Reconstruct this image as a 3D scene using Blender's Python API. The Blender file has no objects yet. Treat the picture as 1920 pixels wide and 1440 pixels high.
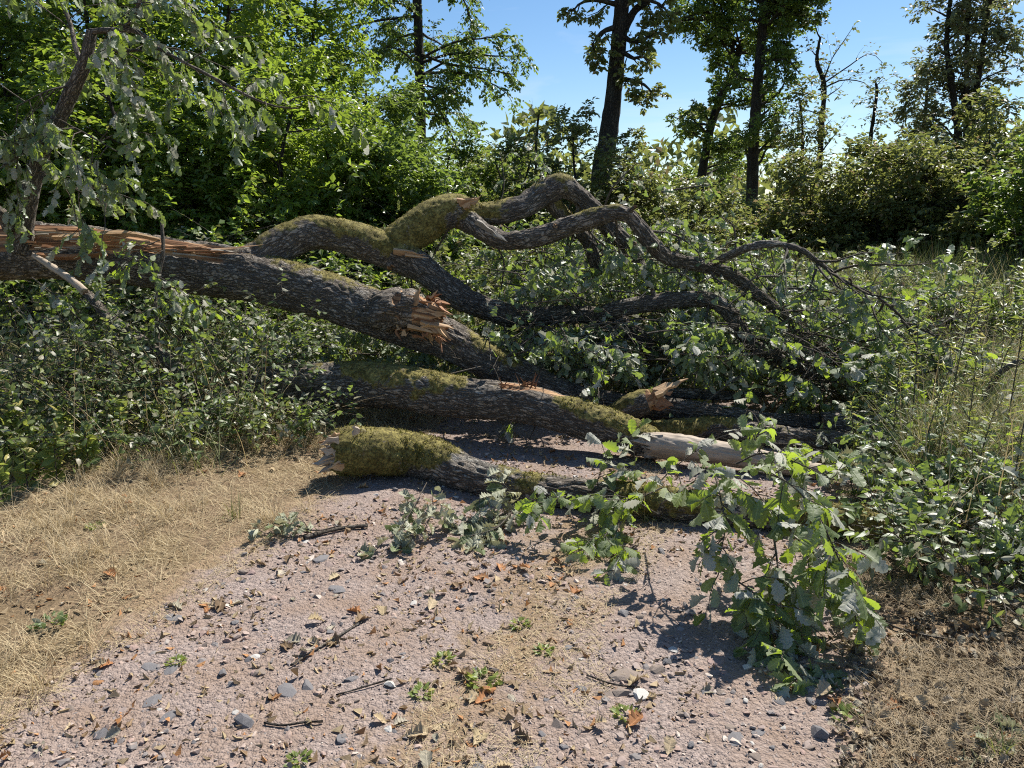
import bpy, math, random
import numpy as np
from mathutils import Vector, Matrix

SC = bpy.context.scene
R = math.radians
COL = SC.collection

# ------------------------------------------------------------------ camera, world, sun, exposure
FPX = 1423.0                       # focal length in photo pixels (1920 wide)
PITCH = R(12.7)
CAMZ = 1.6
cam = bpy.data.cameras.new('camera')
cam.sensor_width = 36.0
cam.lens = 36.0 * FPX / 1920.0
cam.clip_end = 2000
camo = bpy.data.objects.new('camera', cam)
COL.objects.link(camo)
camo.location = (0, 0, CAMZ)
camo.rotation_euler = (math.pi / 2 - PITCH, 0, 0)
SC.camera = camo

SUN_AZ = R(38)                     # to the right of the viewing direction
SUN_EL = R(51)
world = bpy.data.worlds.new('World')
SC.world = world
world.use_nodes = True
wt = world.node_tree
for n in list(wt.nodes):
    wt.nodes.remove(n)
sky = wt.nodes.new('ShaderNodeTexSky')
sky.sky_type = 'NISHITA'
sky.sun_disc = False
sky.sun_elevation = SUN_EL
sky.sun_rotation = SUN_AZ
sky.altitude = 200
sky.air_density = 1.0
sky.dust_density = 0.25
sky.ozone_density = 2.6
bg = wt.nodes.new('ShaderNodeBackground')
bg.inputs['Strength'].default_value = 0.070
wo = wt.nodes.new('ShaderNodeOutputWorld')
# thin cirrus over the whole sky
tc = wt.nodes.new('ShaderNodeTexCoord')
mp = wt.nodes.new('ShaderNodeMapping')
mp.inputs['Rotation'].default_value = (0.0, R(-14), 0.0)
mp.inputs['Scale'].default_value = (2.2, 2.0, 13.0)
wt.links.new(tc.outputs['Generated'], mp.inputs['Vector'])
cn = wt.nodes.new('ShaderNodeTexNoise')
cn.inputs['Scale'].default_value = 1.3
cn.inputs['Detail'].default_value = 6
cn.inputs['Roughness'].default_value = 0.55
cn.inputs['Distortion'].default_value = 0.6
wt.links.new(mp.outputs['Vector'], cn.inputs['Vector'])
cr = wt.nodes.new('ShaderNodeMapRange')
cr.inputs['From Min'].default_value = 0.52
cr.inputs['From Max'].default_value = 0.78
cr.inputs['To Max'].default_value = 0.4
wt.links.new(cn.outputs['Fac'], cr.inputs['Value'])
cm = wt.nodes.new('ShaderNodeMixRGB')
cm.inputs['Color2'].default_value = (8.5, 8.8, 9.4, 1)
wt.links.new(cr.outputs['Result'], cm.inputs['Fac'])
hs = wt.nodes.new('ShaderNodeHueSaturation')
hs.inputs['Saturation'].default_value = 1.18
hs.inputs['Value'].default_value = 1.08
wt.links.new(sky.outputs['Color'], hs.inputs['Color'])
wt.links.new(hs.outputs['Color'], cm.inputs['Color1'])
wt.links.new(cm.outputs['Color'], bg.inputs['Color'])
wt.links.new(bg.outputs['Background'], wo.inputs['Surface'])

sl = bpy.data.lights.new('sun', 'SUN')
sl.energy = 5.0
sl.angle = R(0.5)
sl.color = (1.0, 0.955, 0.88)
so = bpy.data.objects.new('sun', sl)
COL.objects.link(so)
sdir = Vector((math.sin(SUN_AZ) * math.cos(SUN_EL), math.cos(SUN_AZ) * math.cos(SUN_EL), math.sin(SUN_EL)))
so.rotation_euler = sdir.to_track_quat('Z', 'Y').to_euler()
so.location = sdir * 60

SC.view_settings.view_transform = 'Standard'
SC.view_settings.look = 'None'
SC.view_settings.exposure = 0.78
SC.view_settings.gamma = 1.0
SC.view_settings.use_curve_mapping = False
SC.render.engine = 'CYCLES'
SC.cycles.max_bounces = 7
SC.cycles.diffuse_bounces = 3
SC.cycles.glossy_bounces = 2
SC.cycles.transmission_bounces = 4
SC.cycles.caustics_reflective = False
SC.cycles.caustics_refractive = False
SC.cycles.use_denoising = False
SC.cycles.filter_width = 1.1
SC.cycles.sample_clamp_indirect = 4.0

# ------------------------------------------------------------------ helpers: placing
def W(px, py, Y):
    """point at forward distance Y on the sight line of photo pixel (px, py), and its axis depth"""
    x = (px - 960.0) / FPX
    u = -(py - 720.0) / FPX
    dy = math.cos(PITCH) + u * math.sin(PITCH)
    dz = -math.sin(PITCH) + u * math.cos(PITCH)
    t = Y / dy
    return np.array((x * t, Y, CAMZ + dz * t)), t

def G(px, py, z=0.0):
    x = (px - 960.0) / FPX
    u = -(py - 720.0) / FPX
    dy = math.cos(PITCH) + u * math.sin(PITCH)
    dz = -math.sin(PITCH) + u * math.cos(PITCH)
    t = (z - CAMZ) / dz
    return np.array((x * t, dy * t, z))

def norm(v):
    return v / np.maximum(np.linalg.norm(v, axis=-1, keepdims=True), 1e-9)

# ------------------------------------------------------------------ helpers: noise
def _h(ix, iy, iz, s):
    h = (ix.astype(np.uint32) * np.uint32(374761393)) ^ (iy.astype(np.uint32) * np.uint32(668265263)) ^ (iz.astype(np.uint32) * np.uint32(2246822519)) ^ np.uint32(s * 3266489 + 17)
    h = (h ^ (h >> np.uint32(13))) * np.uint32(1274126177)
    h = (h ^ (h >> np.uint32(15))) * np.uint32(2246822519)
    h = h ^ (h >> np.uint32(16))
    return h.astype(np.float64) / 4294967295.0 * 2 - 1

def vn(p, s=0):
    f = np.floor(p)
    i = f.astype(np.int64)
    t = p - f
    t = t * t * (3 - 2 * t)
    o = 0
    for a in (0, 1):
        wx = t[:, 0] if a else 1 - t[:, 0]
        for b in (0, 1):
            wy = t[:, 1] if b else 1 - t[:, 1]
            for c in (0, 1):
                wz = t[:, 2] if c else 1 - t[:, 2]
                o = o + wx * wy * wz * _h(i[:, 0] + a, i[:, 1] + b, i[:, 2] + c, s)
    return o

def fbm(p, o=3, s=0):
    r = 0
    a = 1.0
    tot = 0
    for k in range(o):
        r = r + a * vn(p * (2.03 ** k), s + k)
        tot += a
        a *= 0.5
    return r / tot

def sstep(a, b, x):
    t = np.clip((x - a) / (b - a), 0, 1)
    return t * t * (3 - 2 * t)

# ------------------------------------------------------------------ helpers: objects
def mkmesh(name, V, F, fattr=None, pattr=None, smooth=False):
    me = bpy.data.meshes.new(name)
    V = np.asarray(V, dtype=np.float32)
    if not isinstance(F, (list, tuple)):
        F = [F]
    F = [np.asarray(f, dtype=np.int32) for f in F if len(f)]
    nl = sum(f.size for f in F)
    npol = sum(len(f) for f in F)
    me.vertices.add(len(V))
    me.vertices.foreach_set('co', V.ravel())
    me.loops.add(nl)
    me.loops.foreach_set('vertex_index', np.concatenate([f.ravel() for f in F]))
    me.polygons.add(npol)
    st = []
    o = 0
    for f in F:
        k = f.shape[1]
        st.append(o + np.arange(len(f), dtype=np.int32) * k)
        o += f.size
    me.polygons.foreach_set('loop_start', np.concatenate(st).astype(np.int32))
    me.polygons.foreach_set('use_smooth', np.full(npol, smooth, dtype=bool))
    me.update(calc_edges=True)
    for dom, at in (('FACE', fattr), ('POINT', pattr)):
        for k, v in (at or {}).items():
            v = np.asarray(v, dtype=np.float32)
            if v.ndim == 2:
                me.attributes.new(k, 'FLOAT_VECTOR', dom).data.foreach_set('vector', v.ravel())
            else:
                me.attributes.new(k, 'FLOAT', dom).data.foreach_set('value', v)
    return me

def put(name, me, mat, parent=None, kind=None):
    o = bpy.data.objects.new(name, me)
    COL.objects.link(o)
    if mat is not None and not me.materials:
        me.materials.append(mat)
    if parent is not None:
        o.parent = parent
    if kind:
        o['kind'] = kind
    return o

def thing(name, label, cat, loc=(0, 0, 0), group=None):
    o = bpy.data.objects.new(name, None)
    o.empty_display_size = 0.1
    COL.objects.link(o)
    o.location = loc
    o['label'] = label
    o['category'] = cat
    if group:
        o['group'] = group
    return o

def tag(o, label, cat, group=None):
    o['label'] = label
    o['category'] = cat
    if group:
        o['group'] = group
    return o

class Bag:
    """collects pieces of one mesh"""
    def __init__(s):
        s.V = []; s.T = []; s.Q = []; s.n = 0; s.P = {}
    def add(s, V, F, **pt):
        V = np.asarray(V).reshape(-1, 3)
        F = np.asarray(F) + s.n
        (s.T if F.shape[1] == 3 else s.Q).append(F)
        s.V.append(V); s.n += len(V)
        for k, v in pt.items():
            s.P.setdefault(k, []).append(np.asarray(v))
    def mesh(s, name, org=(0, 0, 0), smooth=True):
        F = []
        if s.T: F.append(np.concatenate(s.T))
        if s.Q: F.append(np.concatenate(s.Q))
        return mkmesh(name, np.concatenate(s.V) - np.asarray(org), F, pattr={k: np.concatenate(v) for k, v in s.P.items()}, smooth=smooth)

# ------------------------------------------------------------------ materials
class M:
    def __init__(s, name):
        s.m = bpy.data.materials.new(name)
        s.m.use_nodes = True
        s.t = s.m.node_tree
        for n in list(s.t.nodes):
            s.t.nodes.remove(n)
        s.out = s.t.nodes.new('ShaderNodeOutputMaterial')
    def n(s, typ, ins=None, **props):
        nd = s.t.nodes.new('ShaderNode' + typ)
        for k, v in props.items():
            setattr(nd, k, v)
        for k, v in (ins or {}).items():
            sk = nd.inputs[k]
            if isinstance(v, bpy.types.NodeSocket):
                s.t.links.new(v, sk)
            else:
                if isinstance(v, tuple) and len(v) == 3 and sk.type == 'RGBA':
                    v = v + (1,)
                sk.default_value = v
        return nd
    def attr(s, nm, vec=False):
        return s.n('Attribute', attribute_name=nm).outputs['Vector' if vec else 'Fac']
    def mix(s, f, a, b, bt='MIX'):
        return s.n('MixRGB', {'Fac': f, 'Color1': a, 'Color2': b}, blend_type=bt).outputs['Color']
    def math(s, op, a, b=0.0, clamp=False):
        return s.n('Math', {0: a, 1: b}, operation=op, use_clamp=clamp).outputs[0]
    def rng(s, v, a, b, c=0.0, d=1.0):
        return s.n('MapRange', {'Value': v, 'From Min': a, 'From Max': b, 'To Min': c, 'To Max': d}).outputs['Result']
    def noise(s, vec, scale, det=3, rough=0.5, dist=0.0, out='Fac'):
        ins = {'Scale': scale, 'Detail': det, 'Roughness': rough, 'Distortion': dist}
        if vec is not None:
            ins['Vector'] = vec
        return s.n('TexNoise', ins).outputs[out]
    def vor(s, vec, scale, feat='F1', out='Distance', rnd=1.0):
        return s.n('TexVoronoi', {'Vector': vec, 'Scale': scale, 'Randomness': rnd}, feature=feat).outputs[out]
    def map(s, vec, scale):
        return s.n('Mapping', {'Vector': vec, 'Scale': scale}).outputs['Vector']
    def pos(s):
        return s.n('NewGeometry').outputs['Position']
    def obj(s):
        return s.n('TexCoord').outputs['Object']
    def bump(s, h, strength, dist, nrm=None):
        ins = {'Height': h, 'Strength': strength, 'Distance': dist}
        if nrm is not None:
            ins['Normal'] = nrm
        return s.n('Bump', ins).outputs['Normal']
    def pbr(s, col, rough=0.8, nrm=None, spec=0.3):
        ins = {'Base Color': col, 'Roughness': rough, 'Specular IOR Level': spec}
        if nrm is not None:
            ins['Normal'] = nrm
        return s.n('BsdfPrincipled', ins).outputs['BSDF']
    def done(s, sh):
        s.t.links.new(sh, s.out.inputs['Surface'])
        return s.m

def leaf_mat(name, c1, c2, back, trans, rough=0.4, tf=0.35, odd=None, oddf=0.06, spec=0.45, vein=False):
    m = M(name)
    r = m.math('FRACT', m.math('ADD', m.attr('rnd'), m.n('ObjectInfo').outputs['Random']))
    c = m.mix(r, c1, c2)
    r2 = m.math('FRACT', m.math('MULTIPLY', r, 7.31))
    c = m.mix(m.math('MULTIPLY', r2, 0.45), c, m.mix(1.0, c, (0.62, 0.70, 0.60), 'MULTIPLY'))
    t = m.mix(r2, trans, tuple(x * 0.62 for x in trans))
    if odd:
        f = m.math('LESS_THAN', m.math('FRACT', m.math('MULTIPLY', r, 13.7)), oddf)
        c = m.mix(f, c, odd)
        t = m.mix(f, t, odd)
    nrm = None
    if vein:
        lx = m.attr('lx'); ly = m.attr('ly')
        ax = m.math('ABSOLUTE', lx)
        mid = m.rng(ax, 0.0, 0.035, 1.0, 0.0)
        sv = m.math('SINE', m.math('MULTIPLY', m.math('SUBTRACT', ly, m.math('MULTIPLY', ax, 0.9)), 46.0))
        sv = m.math('MULTIPLY', m.rng(sv, 0.86, 1.0), 0.5)
        v = m.math('MAXIMUM', mid, sv)
        c = m.mix(m.math('MULTIPLY', v, 0.5), c, tuple(min(1, x * 1.6 + 0.03) for x in c2))
        nrm = m.bump(m.math('ADD', v, m.noise(m.obj(), 60, 2)), 0.35, 0.004)
    bf = m.n('NewGeometry').outputs['Backfacing']
    cc = m.mix(bf, c, m.mix(m.math('MULTIPLY', r2, 0.5), back, c))
    p = m.pbr(cc, rough, nrm, spec)
    tr = m.n('BsdfTranslucent', {'Color': t}).outputs['BSDF']
    return m.done(m.n('MixShader', {0: tf, 1: p, 2: tr}).outputs[0])

def bark_mat(name, ca, cb, lichen=(0.30, 0.30, 0.27), moss=True, wood=False, sc=1.0):
    m = M(name)
    bk = m.attr('bk', True)
    st = m.map(bk, (34 * sc, 34 * sc, 9.0 * sc))
    wv = m.noise(bk, 7 * sc, 2, out='Color')
    st2 = m.n('VectorMath', {0: st, 1: m.n('VectorMath', {0: wv, 'Scale': 2.4}, operation='SCALE').outputs[0]}, operation='ADD').outputs[0]
    ve = m.vor(st2, 1.0, 'DISTANCE_TO_EDGE')
    rid = m.math('ABSOLUTE', m.math('SUBTRACT', m.noise(m.map(bk, (30 * sc, 30 * sc, 5.5 * sc)), 1.0, 3, 0.6, 0.8), 0.5))
    rid2 = m.math('ABSOLUTE', m.math('SUBTRACT', m.noise(m.map(bk, (55 * sc, 55 * sc, 17 * sc)), 1.0, 3, 0.6, 0.6), 0.5))
    crack = m.math('MULTIPLY', m.rng(rid, 0.0, 0.045), m.math('MULTIPLY', m.rng(rid2, -0.012, 0.028), m.rng(ve, -0.02, 0.10)))
    fine = m.noise(m.map(bk, (70 * sc, 70 * sc, 26 * sc)), 1.0, 4, 0.62)
    big = m.noise(bk, 4.0 * sc, 3, 0.6)
    col = m.mix(m.rng(fine, 0.3, 0.72), ca, cb)
    col = m.mix(m.math('MULTIPLY', m.rng(big, 0.52, 0.70), 0.6), col, lichen)
    col = m.mix(m.math('MULTIPLY', m.math('SUBTRACT', 1.0, crack), 0.75), col, tuple(x * 0.34 for x in ca))
    h = m.math('ADD', m.math('MULTIPLY', crack, 0.8), m.math('MULTIPLY', fine, 0.5))
    nrm = m.bump(h, 1.0, 0.028 / sc)
    rough = 0.85
    if wood:
        wd = m.attr('wood')
        fib = m.noise(m.map(bk, (60, 60, 2.5)), 1.0, 4, 0.6)
        wc = m.mix(m.rng(fib, 0.3, 0.7), (0.26, 0.125, 0.058), (0.54, 0.36, 0.20))
        wc = m.mix(m.rng(m.noise(m.map(bk, (20, 20, 1.4)), 1.0, 3), 0.46, 0.6, 0, 0.9), wc, (0.13, 0.06, 0.03))
        wf = m.rng(m.math('ADD', wd, m.math('MULTIPLY', m.math('SUBTRACT', fib, 0.5), 0.5)), 0.42, 0.56)
        col = m.mix(wf, col, wc)
        nrm2 = m.bump(fib, 0.8, 0.012)
        nrm = m.n('MixRGB', {'Fac': wf, 'Color1': nrm, 'Color2': nrm2}).outputs['Color']
    if moss:
        ms = m.attr('moss')
        mn = m.noise(m.pos(), 55, 4, 0.7)
        mbig = m.noise(m.pos(), 11, 4, 0.7)
        mf = m.rng(m.math('ADD', ms, m.math('ADD', m.math('MULTIPLY', m.math('SUBTRACT', mn, 0.5), 1.2), m.math('MULTIPLY', m.math('SUBTRACT', mbig, 0.5), 2.6))), 0.36, 0.66)
        mc = m.mix(m.rng(m.noise(m.pos(), 14, 4, 0.65), 0.35, 0.65), (0.13, 0.11, 0.028), (0.38, 0.32, 0.10))
        mc = m.mix(m.rng(mn, 0.42, 0.62, 0, 0.8), mc, (0.045, 0.035, 0.014))
        col = m.mix(mf, col, mc)
        nm = m.bump(m.noise(m.pos(), 120, 5, 0.75), 0.9, 0.015)
        nrm = m.n('MixRGB', {'Fac': mf, 'Color1': nrm, 'Color2': nm}).outputs['Color']
    return m.done(m.pbr(col, rough, nrm, 0.22))

MAT = {}
MAT['bark'] = bark_mat('oak_bark', (0.165, 0.135, 0.105), (0.37, 0.32, 0.265), lichen=(0.38, 0.37, 0.33), wood=True)
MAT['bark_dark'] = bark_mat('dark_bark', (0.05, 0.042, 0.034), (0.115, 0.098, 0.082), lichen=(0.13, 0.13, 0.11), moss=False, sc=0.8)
MAT['twig'] = bark_mat('twig_bark', (0.15, 0.12, 0.09), (0.30, 0.26, 0.21), moss=False, sc=3.0)
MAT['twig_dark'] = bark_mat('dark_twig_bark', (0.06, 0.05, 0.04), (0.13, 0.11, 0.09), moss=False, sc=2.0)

def wood_mat(name, a, b, dark):
    m = M(name)
    bk = m.attr('bk', True)
    fib = m.noise(m.map(bk, (60, 60, 4)), 1.0, 4, 0.65)
    c = m.mix(m.rng(fib, 0.3, 0.7), a, b)
    c = m.mix(m.rng(m.noise(m.map(bk, (14, 14, 2)), 1.0, 3), 0.5, 0.7, 0, 0.85), c, dark)
    return m.done(m.pbr(c, 0.7, m.bump(fib, 0.8, 0.008), 0.25))
MAT['wood'] = wood_mat('torn_wood', (0.36, 0.205, 0.10), (0.60, 0.43, 0.26), (0.17, 0.075, 0.035))
MAT['wood_red'] = wood_mat('red_torn_wood', (0.20, 0.085, 0.038), (0.40, 0.21, 0.105), (0.09, 0.038, 0.018))
MAT['wood_pale'] = wood_mat('pale_wood', (0.30, 0.235, 0.175), (0.50, 0.415, 0.32), (0.15, 0.105, 0.075))
MAT['wood_grey'] = wood_mat('weathered_wood', (0.22, 0.19, 0.15), (0.38, 0.34, 0.28), (0.11, 0.09, 0.07))

MAT['oak_leaf'] = leaf_mat('oak_leaf', (0.125, 0.175, 0.078), (0.23, 0.27, 0.155), (0.31, 0.34, 0.26), (0.33, 0.45, 0.06), 0.44, 0.38, odd=(0.38, 0.38, 0.29), oddf=0.18, spec=0.6)
MAT['oak_leaf_near'] = leaf_mat('near_oak_leaf', (0.13, 0.175, 0.07), (0.25, 0.285, 0.165), (0.36, 0.39, 0.31), (0.44, 0.60, 0.035), 0.52, 0.44, odd=(0.48, 0.48, 0.40), oddf=0.30, spec=0.42, vein=True)  # pale odd share puts the leaves' sheen into their colour
MAT['wilted'] = leaf_mat('wilted_leaf', (0.30, 0.31, 0.20), (0.48, 0.47, 0.34), (0.50, 0.49, 0.39), (0.36, 0.35, 0.17), 0.55, 0.28, odd=(0.14, 0.18, 0.07), oddf=0.2, spec=0.3, vein=True)
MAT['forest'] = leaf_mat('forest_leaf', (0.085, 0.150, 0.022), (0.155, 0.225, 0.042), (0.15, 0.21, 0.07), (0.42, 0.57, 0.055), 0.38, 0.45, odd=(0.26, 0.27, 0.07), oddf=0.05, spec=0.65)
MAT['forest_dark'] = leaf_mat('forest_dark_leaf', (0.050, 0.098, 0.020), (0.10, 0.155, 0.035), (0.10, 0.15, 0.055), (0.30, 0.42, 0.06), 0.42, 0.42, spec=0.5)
MAT['forest_far'] = leaf_mat('far_leaf', (0.100, 0.130, 0.040), (0.165, 0.180, 0.065), (0.15, 0.175, 0.085), (0.36, 0.40, 0.09), 0.44, 0.42, odd=(0.28, 0.21, 0.10), oddf=0.08, spec=0.5)
MAT['forest_grey'] = leaf_mat('grey_leaf', (0.115, 0.135, 0.065), (0.19, 0.20, 0.105), (0.19, 0.21, 0.13), (0.30, 0.34, 0.12), 0.45, 0.38, odd=(0.26, 0.18, 0.10), oddf=0.05, spec=0.5)
MAT['bramble'] = leaf_mat('bramble_leaf', (0.085, 0.135, 0.040), (0.175, 0.215, 0.085), (0.28, 0.31, 0.22), (0.32, 0.44, 0.06), 0.48, 0.38, odd=(0.36, 0.35, 0.25), oddf=0.2, spec=0.6)
MAT['bramble_light'] = leaf_mat('light_bramble_leaf', (0.12, 0.165, 0.045), (0.23, 0.25, 0.10), (0.28, 0.30, 0.20), (0.40, 0.47, 0.08), 0.42, 0.40, odd=(0.36, 0.33, 0.22), oddf=0.2, spec=0.5)
MAT['broom'] = leaf_mat('broom_rod', (0.045, 0.075, 0.02), (0.09, 0.12, 0.04), (0.08, 0.11, 0.04), (0.1, 0.15, 0.03), 0.6, 0.12)
MAT['weed'] = leaf_mat('weed_leaf', (0.14, 0.20, 0.040), (0.26, 0.31, 0.085), (0.24, 0.28, 0.12), (0.46, 0.52, 0.09), 0.45, 0.42, odd=(0.48, 0.42, 0.14), oddf=0.14)
MAT['dead'] = leaf_mat('dead_leaf', (0.20, 0.125, 0.070), (0.46, 0.35, 0.21), (0.42, 0.32, 0.21), (0.30, 0.17, 0.07), 0.65, 0.16, odd=(0.40, 0.19, 0.075), oddf=0.15, spec=0.2, vein=True)
MAT['straw'] = leaf_mat('dry_grass', (0.36, 0.265, 0.15), (0.72, 0.60, 0.39), (0.60, 0.48, 0.29), (0.48, 0.36, 0.17), 0.6, 0.28, odd=(0.25, 0.17, 0.09), oddf=0.15, spec=0.2)
MAT['straw_brown'] = leaf_mat('brown_grass', (0.22, 0.15, 0.085), (0.50, 0.39, 0.25), (0.40, 0.31, 0.19), (0.30, 0.21, 0.10), 0.6, 0.25, odd=(0.15, 0.10, 0.06), oddf=0.25, spec=0.2)
MAT['litter'] = leaf_mat('pale_litter', (0.16, 0.115, 0.07), (0.46, 0.39, 0.29), (0.42, 0.36, 0.26), (0.28, 0.2, 0.1), 0.6, 0.15, odd=(0.10, 0.07, 0.045), oddf=0.3, spec=0.25)
MAT['grass'] = leaf_mat('green_grass', (0.13, 0.165, 0.045), (0.25, 0.26, 0.09), (0.22, 0.25, 0.10), (0.28, 0.30, 0.07), 0.55, 0.34, odd=(0.46, 0.38, 0.20), oddf=0.42)
MAT['moss'] = leaf_mat('moss_tuft', (0.10, 0.095, 0.02), (0.32, 0.28, 0.08), (0.18, 0.17, 0.05), (0.24, 0.22, 0.04), 0.7, 0.25, odd=(0.15, 0.10, 0.04), oddf=0.25, spec=0.15)

def stone_mat(name):
    m = M(name)
    r = m.math('FRACT', m.math('ADD', m.attr('rnd'), m.n('ObjectInfo').outputs['Random']))
    ramp = m.n('ValToRGB', {'Fac': r})
    e = ramp.color_ramp.elements
    e[0].position = 0.0; e[0].color = (0.185, 0.165, 0.155, 1)
    e[1].position = 1.0; e[1].color = (0.56, 0.49, 0.42, 1)
    for p, c in ((0.2, (0.25, 0.22, 0.205, 1)), (0.45, (0.36, 0.25, 0.205, 1)), (0.65, (0.34, 0.285, 0.25, 1)), (0.85, (0.43, 0.31, 0.245, 1))):
        k = e.new(p); k.color = c
    nz = m.noise(m.obj(), 40, 4, 0.6)
    c = m.mix(m.rng(nz, 0.3, 0.7, 0, 0.5), ramp.outputs['Color'], m.mix(1.0, ramp.outputs['Color'], (0.6, 0.58, 0.56), 'MULTIPLY'))
    return m.done(m.pbr(c, 0.75, m.bump(nz, 0.5, 0.004), 0.3))
MAT['stone'] = stone_mat('stone')
MAT['gravel'] = stone_mat('gravel')
def hero_stone(name, c):
    m = M(name)
    nz = m.noise(m.obj(), 30, 5, 0.65)
    cc = m.mix(m.rng(nz, 0.3, 0.7), tuple(x * 0.72 for x in c), tuple(x * 1.18 for x in c))
    return m.done(m.pbr(cc, 0.72, m.bump(nz, 0.6, 0.006), 0.3))
MAT['stone_grey'] = hero_stone('grey_stone', (0.185, 0.175, 0.175))
MAT['stone_white'] = hero_stone('white_stone', (0.55, 0.52, 0.47))
MAT['stone_pink'] = hero_stone('pink_stone', (0.33, 0.235, 0.205))
MAT['stone_brown'] = hero_stone('brown_stone', (0.24, 0.19, 0.155))

def ground_mats():
    m = M('path_grit')
    p = m.pos()
    n1 = m.noise(p, 3.0, 5, 0.6)
    n2 = m.noise(p, 60, 4, 0.7)
    v = m.vor(p, 130, 'F1', 'Color')
    vd = m.vor(p, 130, 'F1', 'Distance')
    vb = m.vor(p, 48, 'F1', 'Distance')
    c = m.mix(m.rng(n2, 0.3, 0.7), (0.165, 0.127, 0.110), (0.34, 0.268, 0.235))
    c = m.mix(0.35, c, m.mix(m.n('SeparateColor', {'Color': v}).outputs[0], (0.11, 0.088, 0.078), (0.47, 0.38, 0.33)))
    c = m.mix(m.rng(n1, 0.40, 0.64, 0, 0.7), c, (0.24, 0.165, 0.115))
    e = m.attr('edge')
    ef = m.rng(m.math('ADD', e, m.math('MULTIPLY', m.math('SUBTRACT', m.noise(p, 7, 5, 0.65), 0.5), 1.6)), 0.45, 0.8)
    c = m.mix(ef, c, m.mix(n2, (0.15, 0.10, 0.06), (0.30, 0.215, 0.13)))
    h = m.math('ADD', m.math('MULTIPLY', vd, -0.5), m.math('ADD', m.math('MULTIPLY', vb, -0.9), m.math('MULTIPLY', n2, 0.7)))
    MAT['path'] = m.done(m.pbr(c, 0.85, m.bump(h, 0.8, 0.012), 0.2))
    m = M('verge_soil')
    p = m.pos()
    n2 = m.noise(p, 50, 5, 0.7)
    n1 = m.noise(p, 2.5, 4, 0.6)
    c = m.mix(m.rng(n2, 0.3, 0.7), (0.10, 0.068, 0.042), (0.30, 0.215, 0.13))
    c = m.mix(m.rng(n1, 0.45, 0.7, 0, 0.7), c, (0.17, 0.125, 0.06))
    # farther off: grassy forest floor
    far = m.n('SeparateXYZ', {'Vector': p}).outputs['Y']
    c = m.mix(m.rng(m.math('ADD', far, m.math('MULTIPLY', n1, 4.0)), 7.5, 10.0, 0, 0.85), c, m.mix(n2, (0.07, 0.085, 0.02), (0.19, 0.18, 0.065)))
    MAT['soil'] = m.done(m.pbr(c, 0.9, m.bump(n2, 0.9, 0.02), 0.15))
ground_mats()

# ------------------------------------------------------------------ helpers: tubes, twigs, leaves
def catmull(P, n):
    P = np.asarray(P, dtype=float)
    Q = np.vstack([2 * P[0] - P[1], P, 2 * P[-1] - P[-2]])
    d = np.linalg.norm(np.diff(P[:, :3], axis=0), axis=1)
    cum = np.concatenate([[0], np.cumsum(d)])
    s = np.linspace(0, cum[-1], n)
    k = np.clip(np.searchsorted(cum, s, 'right') - 1, 0, len(P) - 2)
    t = ((s - cum[k]) / np.maximum(d[k], 1e-9))[:, None]
    a, b, c, e = Q[k], Q[k + 1], Q[k + 2], Q[k + 3]
    return 0.5 * (2 * b + (c - a) * t + (2 * a - 5 * b + 4 * c - e) * t * t + (3 * b - a - 3 * c + e) * t ** 3), s

def frames(P):
    T = norm(np.gradient(P, axis=0))
    up = np.array((0, 0, 1.0))
    if abs(T[0] @ up) > 0.9:
        up = np.array((0, -1.0, 0))
    n = norm(up - T[0] * (up @ T[0]))
    N = [n]
    for i in range(1, len(P)):
        n = n - T[i] * (n @ T[i])
        n = n / np.linalg.norm(n)
        N.append(n)
    N = np.array(N)
    return T, N, np.cross(T, N)

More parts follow.
